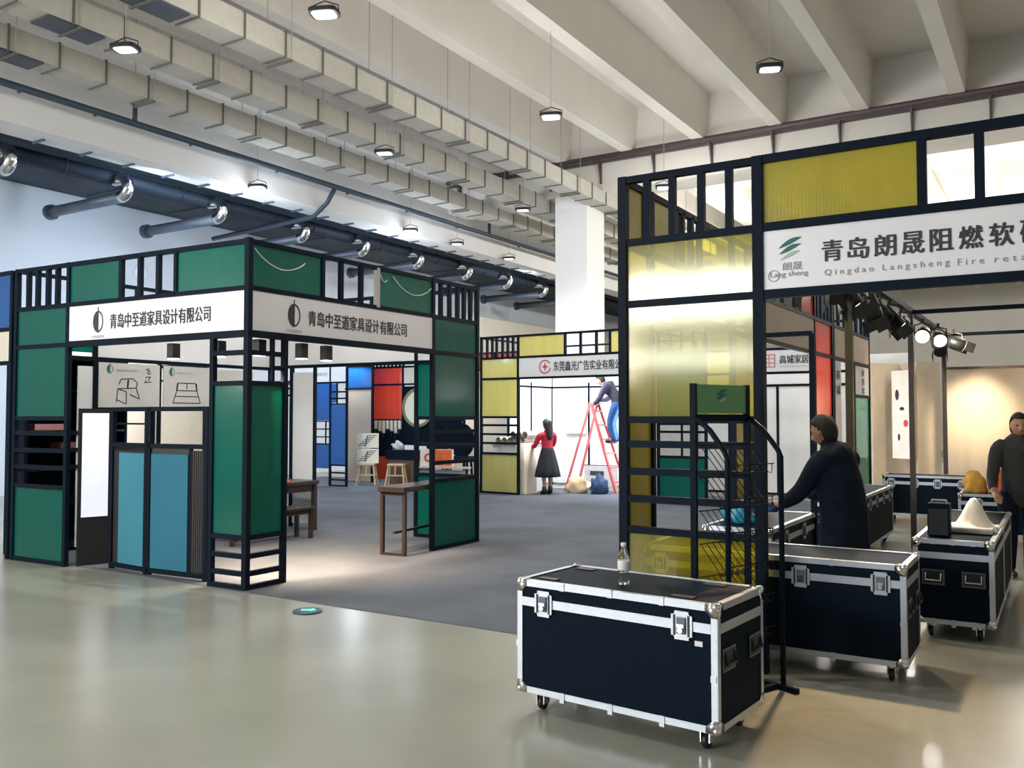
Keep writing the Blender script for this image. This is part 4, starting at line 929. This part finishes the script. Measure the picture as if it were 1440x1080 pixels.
# things in and around the distant yellow booth
t = thing('reception_table', 'small table under a long cream cloth beside the woman', 'table', (-9.40, 15.60, 0)); T = XF[t]
mb = MB(T); n = 40; vs = []
for zz in (0.01, .5, 1.04):
    for i in range(n):
        a = 2*PI*i/n; r = 1+(.07*math.sin(9*a)*(1-zz/1.1)); cx = math.copysign(abs(math.cos(a))**.35, math.cos(a)); cy = math.copysign(abs(math.sin(a))**.35, math.sin(a))
        vs.append((cx*.13*r, cy*.24*r, zz))
mb.add(vs, [(k_*n+i, k_*n+(i+1) % n, (k_+1)*n+(i+1) % n, (k_+1)*n+i) for k_ in range(2) for i in range(n)]+[tuple(range(2*n, 3*n))]); mb.build('table_cloth', M['cloth'], t, True)
for i in range(8):
    x, y, zr = (-10.13+.145*i, 15.95, 1.085) if i < 5 else (-9.84+.145*(i-5)+.07, 15.95, 1.211)
    mb = MB(); mb.tube([(x, y-.28, zr), (x, y+.28, zr)], .070, 12, False); mb.tube([(x, y-.28, zr), (x, y+.28, zr)], .045, 12, False)
    setp(mb.build('paper_roll', M['signcream'], None, True), ['leftmost pale paper roll of the lower row', 'second pale paper roll of the lower row', 'third pale paper roll of the lower row', 'fourth pale paper roll of the lower row', 'rightmost pale paper roll of the lower row', 'left pale paper roll of the upper row', 'middle pale paper roll of the upper row', 'right pale paper roll of the upper row'][i]+' behind the yellow tower slats', 'paper roll', 'paper rolls stacked behind the yellow tower')
t = thing('white_counter', 'low white counter behind the yellow tower slats, under the paper rolls', 'counter', (-9.8, 16.1, 0)); MB().box(-10.22, -9.46, 15.6, 16.5, 0, .97).build('counter_body', M['boardwhite'], t); MB().box(-10.24, -9.44, 15.58, 16.52, .97, 1.012).build('counter_top', M['stone'], t)
t = thing('leaning_board', 'framed picture board leaning low against the white back wall', 'picture', (-9.0, 17.7, 0)); V = Wall(t, (-9.1, 17.62), (-8.35, 17.72), -1, .03); pn = V.panel(0, V.L, .03, .50, M['stone'], 'board', .03); V.rail(0, V.L, .5, .03); MB().obox(V.p(.3, .33, .018), V.w*.16, V.n*.002, Z*.05).build('picture_mark', M['ink'], pn)
lump('sack', 'tan tied sack on the floor below the ladder', 'sack', (-8.60, 16.30, 0), (.22, .2, .24), M['sack'], 21, .15)
lump('dark_bag', 'dark blue bag on the floor below the ladder', 'bag', (-8.10, 16.35, 0), (.18, .18, .26), M['darkblue'], 22, .3)
lump('foam_block_pile', 'pale white scrap pile on the floor by the leaning board', 'scrap', (-8.95, 17.15, 0), (.30, .2, .13), M['film'], 23, .3)
t = thing('step_ladder', 'red step ladder with the crouching worker, distant yellow booth', 'ladder', (-8.42, 16.8, 0), PI); T = XF[t]
for s in (-1, 1):
    MB(T).bar((-.62, s*.28, 0), (0, s*.17, 1.85), .05).build('rail', M['pinkred'], t); MB(T).bar((.58, s*.28, 0), (.04, s*.17, 1.83), .04).build('rear_rail', M['pinkred'], t)
for i in range(6):
    f = (i+.8)/6.3; MB(T).box(-.62*(1-f)-.04, -.62*(1-f)+.04, -.28+.1*f, .28-.1*f, 1.85*f-.015, 1.85*f+.015).build('step', M['pinkred'], t)
MB(T).box(-.08, .1, -.18, .18, 1.85, 1.88).build('top_step', M['pinkred'], t)

# ------------------------------------------------------------------ people
def skin_mesh(chains, T, sub=1):
    """chains: lists of (x,y,z,r) or (x,y,z,rx,ry): closed tapering limbs, to be fused into one surface"""
    mb = MB(T); X = Vector((1, 0, 0)); n = 16
    for ch in chains:
        P = [Vector(p[:3]) for p in ch]; A = [p[3] for p in ch]; B = [(p[4] if len(p) > 4 else p[3]) for p in ch]
        if len(P) == 1: continue
        pts = []
        for i in range(len(P)-1):
            for k in range(6):
                t = k/6; p0, p1, p2, p3 = P[max(i-1, 0)], P[i], P[i+1], P[min(i+2, len(P)-1)]
                q = .5*((2*p1)+(p2-p0)*t+(2*p0-5*p1+4*p2-p3)*t*t+(3*p1-p0-3*p2+p3)*t**3) if k else p1
                u_ = t*t*(3-2*t); pts.append((q, A[i]+(A[i+1]-A[i])*u_, B[i]+(B[i+1]-B[i])*u_))
        pts.append((P[-1], A[-1], B[-1]))
        d0, d1 = (pts[0][0]-pts[1][0]).normalized(), (pts[-1][0]-pts[-2][0]).normalized()
        cap0 = [(pts[0][0]+d0*min(pts[0][1:])*math.sin(a), pts[0][1]*math.cos(a), pts[0][2]*math.cos(a)) for a in (1.45, 1.1, .6)]
        cap1 = [(pts[-1][0]+d1*min(pts[-1][1:])*math.sin(a), pts[-1][1]*math.cos(a), pts[-1][2]*math.cos(a)) for a in (.6, 1.1, 1.45)]
        pts = cap0+pts+cap1; rings = []
        for i, (q, ra, rb_) in enumerate(pts):
            d = (pts[min(i+1, len(pts)-1)][0]-pts[max(i-1, 0)][0]).normalized()
            a_ = X-d*X.dot(d)
            a_ = a_.normalized() if a_.length > .15 else Vector((0, 1, 0)); b_2 = d.cross(a_).normalized()
            rings.append([mb.bm.verts.new(q+a_*ra*math.cos(w_)+b_2*rb_*math.sin(w_)) for w_ in [2*PI*k/n for k in range(n)]])
        for R0, R1 in zip(rings, rings[1:]):
            for k in range(n): mb.bm.faces.new((R0[k], R0[(k+1) % n], R1[(k+1) % n], R1[k]))
        mb.bm.faces.new(rings[0][::-1]); mb.bm.faces.new(rings[-1])
    return mb
def fuse(o, vox=.009):
    r = o.modifiers.new('r', 'REMESH'); r.mode = 'VOXEL'; r.voxel_size = vox; r.use_smooth_shade = True
    s = o.modifiers.new('s', 'SMOOTH'); s.factor = .5; s.iterations = 5
    bpy.context.view_layer.update()
    me = bpy.data.meshes.new_from_object(o.evaluated_get(bpy.context.evaluated_depsgraph_get()))
    mt = o.data.materials[0]; o.modifiers.clear(); o.data = me
    if not me.materials: me.materials.append(mt)
    for p in me.polygons: p.use_smooth = True
def head_shape(mb, c, yaw=0., pitch=0., s=1.):
    """head facing local -y"""
    R = Matrix.Translation(c) @ Matrix.Rotation(yaw, 4, 'Z') @ Matrix.Rotation(pitch, 4, 'X') @ Matrix.Scale(s, 4)
    b = bmesh.new(); bmesh.ops.create_uvsphere(b, u_segments=28, v_segments=20, radius=1)
    for v in b.verts:
        x, y, z = v.co
        X, Y, Zz = x*.074, y*.094, z*.118
        if z < 0: X *= 1-.30*z*z; Y = Y*(1-.22*z*z)-(.012*(-z) if y < 0 else 0)
        if y < 0 and z < .1: X *= 1-.08*(-y)
        if y < -.5: # eye sockets, brow
            Y += .010*math.exp(-((abs(x)-.42)**2/.03+(z-.02)**2/.02)); Y -= .005*math.exp(-((z-.2)**2/.01)); Y -= .006*math.exp(-(x*x/.05+(z+.55)**2/.02)); Y -= .008*math.exp(-(x*x/.08+(z+.88)**2/.02))
        v.co = (X, Y, Zz)
    b.transform(R); tmp = bpy.data.meshes.new('h'); b.to_mesh(tmp); b.free(); mb.bm.from_mesh(tmp); bpy.data.meshes.remove(tmp)
    P = lambda q: R @ Vector(q)
    mb.tube([P((0, -.088, .02)), P((0, -.105, -.01)), P((0, -.112, -.028)), P((0, -.092, -.038))], [.008*s, .011*s, .015*s, .012*s], 8)
    for sx in (-1, 1): mb.sphere(P((sx*.076, .006, -.008)), .03*s, (.35, .6, 1.), 10)
    return R
def hand(p, d, up, side, curl=.5, s=1.):
    """finger chains from wrist p along d; up = back of the hand, side=+-1 puts the thumb"""
    p, d, up = Vector(p), Vector(d).normalized(), Vector(up).normalized(); sd = d.cross(up).normalized()*side; up = sd.cross(d).normalized()*side if side > 0 else d.cross(sd).normalized()*-1
    up = Vector(up)
    if up.dot(Vector((0, 0, 1))) < 0: up = -up
    V4 = lambda v, r, r2=None: (v.x, v.y, v.z, r, r2 or r)
    palm = p+d*.075*s; out = [[V4(p, .026*s, .022*s), V4(palm, .038*s, .018*s)]]
    for k_, (o_, ln) in enumerate(((-.03, .070), (-.010, .080), (.011, .075), (.030, .058))):
        b = palm+sd*(-o_)*s+d*.012*s; k1 = b+d*ln*.5*s-up*ln*.25*curl*s; k2 = b+d*ln*(.95-.35*curl)*s-up*ln*.85*curl*s
        out.append([V4(palm, .038*s, .018*s), V4(b, .0095*s), V4(k1, .0088*s), V4(k2, .0078*s)])
    th = p+d*.03*s+sd*.03*s; out.append([V4(p, .026*s, .022*s), V4(th, .012*s), V4(th+d*.035*s+sd*.018*s-up*.01*s, .0105*s), V4(th+d*.065*s+sd*.016*s-up*.02*s, .0085*s)])
    return out
def hair_cap(parent, R, m, length=0., grow=1.08, front=-.25):
    b = MB(); bmesh.ops.create_uvsphere(b.bm, u_segments=28, v_segments=20, radius=1)
    kill = []
    for v in b.bm.verts:
        x, y, z = v.co
        lim = .46 if y < -.45 else (.46-(y+.45)*1.15 if y < .10 else -.72)
        if z < max(lim, -.72): kill.append(v)
        else:
            f = grow+.015*math.sin(x*17+y*13)
            v.co = (x*.078*f, y*.099*f, z*.120*f+.002)
    bmesh.ops.delete(b.bm, geom=kill, context='VERTS')
    b.T = R
    o = b.build('hair', m, parent, True); sd = o.modifiers.new('s', 'SOLIDIFY'); sd.thickness = .012; sd.offset = -1
    return o
def eyes(parent, R, s=1.):
    b = MB(R)
    for sx in (-1, 1): b.sphere((sx*.031, -.083, .006), .011, (1.2, .5, .6), 8)
    b.build('eyes', M['black'], parent, True); MB(R).sphere((0, -.096, -.062), .014, (1.6, .35, .4), 8).build('mouth', M['inkred'], parent, True)

# man in black jacket (faces the flat case, -x of the hall)
def man_jacket():
    t = thing('person', 'man in a black jacket reaching over the flat case, seen from behind', 'person', (-1.43, 6.85, 0), -PI/2-.42); T = XF[t]
    hips = [(0, .05, .86, .13, .10)]
    b = skin_mesh([[(0, .05, .86, .12, .10), (0, .02, 1.05, .13, .095), (0, -.02, 1.25, .145, .10), (0, -.05, 1.34, .07), (0, -.075, 1.40, .052)],
        [(0, .05, .86, .12, .10), (.09, .05, .80, .085), (.10, .03, .45, .058), (.10, .06, .08, .042), (.10, -.06, .03, .038), (.10, -.13, .025, .03)],
        [(0, .05, .86, .12, .10), (-.09, .05, .80, .085), (-.10, .03, .45, .058), (-.10, .06, .08, .042), (-.10, -.06, .03, .038), (-.10, -.13, .025, .03)],
        [(0, -.02, 1.25, .145, .10), (.16, -.02, 1.26, .058), (.205, -.17, 1.04, .045), (.17, -.36, .935, .034), (.155, -.40, .925, .026, .022)],
        [(0, -.02, 1.25, .145, .10), (-.16, -.02, 1.26, .058), (-.15, -.22, 1.05, .045), (-.18, -.38, .98, .034), (-.165, -.42, .97, .026, .022)]], T)
    for h_ in hand((.155, -.40, .925), (-.1, -1, -.15), (0, 0, 1), 1, .6)+hand((-.165, -.42, .97), (.1, -1, -.15), (0, 0, 1), -1, .6):
        b.tube([Vector(q[:3]) for q in h_], [q[3] for q in h_], 8)
    R = head_shape(b, (0, -.115, 1.485), .12, .32)
    bo = b.build('body', M['skin'], t, True); fuse(bo)
    hair_cap(t, T @ R, M['hair']); eyes(t, T @ R)
    j = skin_mesh([[(0, .05, .62, .21, .165), (0, .05, .90, .195, .155), (0, .02, 1.08, .195, .15), (0, -.02, 1.25, .175, .14), (0, -.05, 1.34, .10, .09), (0, -.068, 1.385, .068)],
        [(0, -.02, 1.25, .175, .14), (.165, -.02, 1.26, .082), (.21, -.17, 1.04, .064), (.175, -.345, .94, .050)],
        [(0, -.02, 1.25, .175, .14), (-.165, -.02, 1.26, .082), (-.15, -.22, 1.05, .066), (-.185, -.365, .985, .050)]], T, 2)
    jo = j.build('jacket', M['jacket'], t, True); fuse(jo, .012)
    p = skin_mesh([[(0, .05, .86, .14, .11), (.095, .05, .76, .10), (.10, .03, .45, .078), (.10, .06, .10, .066)], [(0, .05, .86, .14, .11), (-.095, .05, .76, .10), (-.10, .03, .45, .078), (-.10, .06, .10, .066)]], T)
    p.build('trousers', M['jacket'], t, True)
    for s in (-1, 1): MB(T).sphere((s*.10, -.03, .045), .05, (.9, 2.6, .9), 14).build('shoe', M['shoe'], t, True)
    return t
man_jacket()
lump('dark_tool', 'dark cloth pouch held in the hands of the man in the black jacket', 'pouch', (-2.06+.13, 6.90, .86), (.055, .07, .05), M['darkblue'], 31, .2)

def man_right():
    t = thing('person', 'man in a charcoal shirt behind the right case, cut by the picture edge', 'person', (-.39, 10.15, 0), .35); T = XF[t]
    b = skin_mesh([[(0, 0, .86, .125, .10), (0, -.01, 1.08, .125, .095), (0, -.01, 1.27, .145, .10), (0, -.01, 1.38, .06), (0, -.02, 1.43, .052)],
        [(0, 0, .86, .125, .10), (.09, 0, .80, .085), (.10, -.02, .45, .058), (.10, .02, .08, .042), (.10, -.08, .03, .036), (.10, -.13, .025, .03)],
        [(0, 0, .86, .125, .10), (-.09, 0, .80, .085), (-.10, -.02, .45, .058), (-.10, .02, .08, .042), (-.10, -.08, .03, .036), (-.10, -.13, .025, .03)],
        [(0, -.01, 1.27, .145, .10), (.17, 0, 1.285, .055), (.235, -.06, 1.05, .042), (.22, -.24, .92, .034), (.21, -.275, .90, .026, .022)],
        [(0, -.01, 1.27, .145, .10), (-.17, 0, 1.285, .055), (-.25, -.06, 1.05, .042), (-.30, -.24, .88, .034), (-.30, -.275, .855, .026, .022)]], T)
    for h_ in hand((.21, -.275, .90), (-.2, -1, -.4), (0, 0, 1), 1, .4)+hand((-.30, -.275, .855), (.0, -1, -.6), (0, 0, 1), -1, .4): b.tube([Vector(q[:3]) for q in h_], [q[3] for q in h_], 8)
    R = head_shape(b, (0, -.035, 1.51), -.1, .12)
    bo = b.build('body', M['skin'], t, True); fuse(bo)
    hair_cap(t, T @ R, M['hair']); eyes(t, T @ R)
    j = skin_mesh([[(0, 0, .80, .165, .125), (0, 0, .95, .16, .12), (0, -.01, 1.10, .16, .12), (0, -.01, 1.27, .175, .125), (0, -.01, 1.37, .085)],
        [(0, -.01, 1.27, .175, .125), (.165, 0, 1.285, .076), (.235, -.06, 1.05, .056), (.23, -.215, .935, .046)],
        [(0, -.01, 1.27, .175, .125), (-.165, 0, 1.285, .076), (-.25, -.06, 1.05, .058), (-.30, -.215, .905, .046)]], T, 2)
    jo = j.build('shirt', M['greyshirt'], t, True); fuse(jo, .012)
    skin_mesh([[(0, 0, .86, .135, .11), (.095, 0, .76, .10), (.10, -.02, .45, .075), (.10, .02, .10, .062)], [(0, 0, .86, .135, .11), (-.095, 0, .76, .10), (-.10, -.02, .45, .075), (-.10, .02, .10, .062)]], T).build('trousers', M['jacket'], t, True)
    for s in (-1, 1): MB(T).sphere((s*.10, -.05, .045), .05, (.9, 2.6, .9), 14).build('shoe', M['shoe'], t, True)
man_right()

def woman():
    t = thing('person', 'woman with long black hair in a red top and black skirt', 'person', (-8.96, 15.70, 0), -PI/2-.45); T = XF[t]
    b = skin_mesh([[(0, .02, .84, .12, .10), (0, .0, 1.0, .10, .08), (0, -.01, 1.18, .125, .085), (0, -.01, 1.28, .05), (0, -.02, 1.33, .043)],
        [(0, .02, .84, .12, .10), (.08, .02, .78, .08), (.085, .0, .44, .05), (.09, .03, .09, .034), (.09, -.05, .05, .032), (.09, -.10, .025, .026)],
        [(0, .02, .84, .12, .10), (-.08, .02, .78, .08), (-.085, -.03, .44, .05), (-.09, -.02, .09, .034), (-.09, -.10, .05, .032), (-.09, -.15, .025, .026)],
        [(0, -.01, 1.18, .125, .085), (.16, -.01, 1.20, .046), (.22, -.12, 1.00, .036), (.16, -.34, .98, .028), (.15, -.375, .98, .022, .019)],
        [(0, -.01, 1.18, .125, .085), (-.16, -.01, 1.20, .046), (-.22, -.13, 1.0, .036), (-.13, -.36, 1.03, .028), (-.12, -.395, 1.035, .022, .019)]], T)
    for h_ in hand((.15, -.375, .98), (-.2, -1, 0), (0, 0, 1), 1, .5, .9)+hand((-.12, -.395, 1.035), (.2, -1, .1), (0, 0, 1), -1, .5, .9): b.tube([Vector(q[:3]) for q in h_], [q[3] for q in h_], 8)
    R = head_shape(b, (0, -.03, 1.415), 0, .18, .94)
    bo = b.build('body', M['skin'], t, True); fuse(bo)
    hair_cap(t, T @ R, M['hair'], grow=1.12); eyes(t, T @ R)
    skin_mesh([[(0, .03, 1.45, .085, .07), (0, .075, 1.34, .085, .045), (0, .09, 1.2, .075, .035), (0, .085, 1.12, .05, .02)]], T, 2).build('long_hair', M['hair'], t, True)
    j = skin_mesh([[(0, .01, .92, .125, .10), (0, .0, 1.02, .125, .095), (0, -.01, 1.18, .145, .105), (0, -.01, 1.27, .07)],
        [(0, -.01, 1.18, .145, .105), (.165, -.01, 1.20, .062), (.225, -.12, 1.0, .05), (.165, -.31, .98, .04)], [(0, -.01, 1.18, .145, .105), (-.165, -.01, 1.20, .062), (-.225, -.13, 1.0, .05), (-.135, -.33, 1.025, .04)]], T, 2)
    jo = j.build('red_top', M['redtop'], t, True); fuse(jo, .012)
    mb = MB(T); n = 36; vs = []
    prof = [(.95, .125), (.88, .15), (.70, .20), (.50, .245), (.36, .27)]
    for z, r in prof:
        for i in range(n):
            a = 2*PI*i/n; rr = r*(1+.07*math.sin(8*a)*(1-(z-.36)/.6)); vs.append((rr*math.cos(a), rr*.82*math.sin(a)+.01, z))
    mb.add(vs, [(k_*n+i, k_*n+(i+1) % n, (k_+1)*n+(i+1) % n, (k_+1)*n+i) for k_ in range(4) for i in range(n)])
    sk = mb.build('skirt', M['skirt'], t, True); sk.modifiers.new('s', 'SOLIDIFY').thickness = .006
    for s, dy in ((1, 0), (-1, -.05)): MB(T).sphere((s*.09, -.03+dy, .045), .042, (.9, 2.5, 1), 12).lathe([(.045, .03), (.05, .10), (.046, .17), (.0, .17)], (s*.09, .025+dy, 0), 14).build('ankle_boot', M['shoe'], t, True)
woman()

def ladder_man():
    t = thing('person', 'worker in blue jeans bending on the red step ladder, seen from the side', 'person', (-7.98, 16.78, 1.03), -PI/2); T = XF[t]
    b = skin_mesh([[(0, .10, .82, .12, .10), (0, .04, 1.0, .12, .09), (0, -.10, 1.16, .135, .095), (0, -.19, 1.23, .055), (0, -.23, 1.27, .05)],
        [(0, .10, .82, .12, .10), (.09, .08, .76, .085), (.10, -.02, .42, .056), (.10, .06, .07, .04), (.10, -.06, .03, .036), (.10, -.11, .025, .03)],
        [(0, .10, .82, .12, .10), (-.09, .08, .76, .085), (-.10, -.06, .45, .056), (-.10, .02, .07, .04), (-.10, -.10, .03, .036), (-.10, -.15, .025, .03)],
        [(0, -.10, 1.16, .135, .095), (.18, -.10, 1.17, .055), (.22, -.22, .93, .043), (.15, -.38, .82, .032), (.14, -.41, .81, .025, .021)],
        [(0, -.10, 1.16, .135, .095), (-.18, -.10, 1.17, .055), (-.22, -.22, .95, .043), (-.15, -.40, .90, .032), (-.14, -.43, .895, .025, .021)]], T)
    for h_ in hand((.14, -.41, .81), (-.2, -1, -.2), (0, 0, 1), 1, .6)+hand((-.14, -.43, .895), (.2, -1, -.2), (0, 0, 1), -1, .6): b.tube([Vector(q[:3]) for q in h_], [q[3] for q in h_], 8)
    R = head_shape(b, (0, -.30, 1.33), 0, .55)
    bo = b.build('body', M['skin'], t, True); fuse(bo)
    hair_cap(t, T @ R, M['hair']); eyes(t, T @ R)
    j = skin_mesh([[(0, .10, .80, .15, .125), (0, .06, .95, .15, .115), (0, -.02, 1.06, .15, .115), (0, -.10, 1.16, .165, .12), (0, -.175, 1.22, .08)],
        [(0, -.10, 1.16, .165, .12), (.185, -.10, 1.17, .072), (.225, -.22, .93, .058), (.16, -.35, .835, .045)], [(0, -.10, 1.16, .165, .12), (-.185, -.10, 1.17, .072), (-.225, -.22, .95, .058), (-.16, -.37, .905, .045)]], T, 2)
    jo = j.build('shirt', M['blueshirt'], t, True); fuse(jo, .012)
    skin_mesh([[(0, .10, .84, .135, .11), (.095, .08, .74, .10), (.10, -.02, .42, .078), (.10, .06, .09, .064)], [(0, .10, .84, .135, .11), (-.095, .08, .74, .10), (-.10, -.06, .45, .078), (-.10, .02, .09, .064)]], T, 2).build('jeans', M['jeans'], t, True)
    for s, dy in ((1, 0), (-1, -.04)): MB(T).sphere((s*.10, -.03+dy, .045), .05, (.9, 2.5, .9), 14).build('shoe', M['shoe'], t, True)
ladder_man()
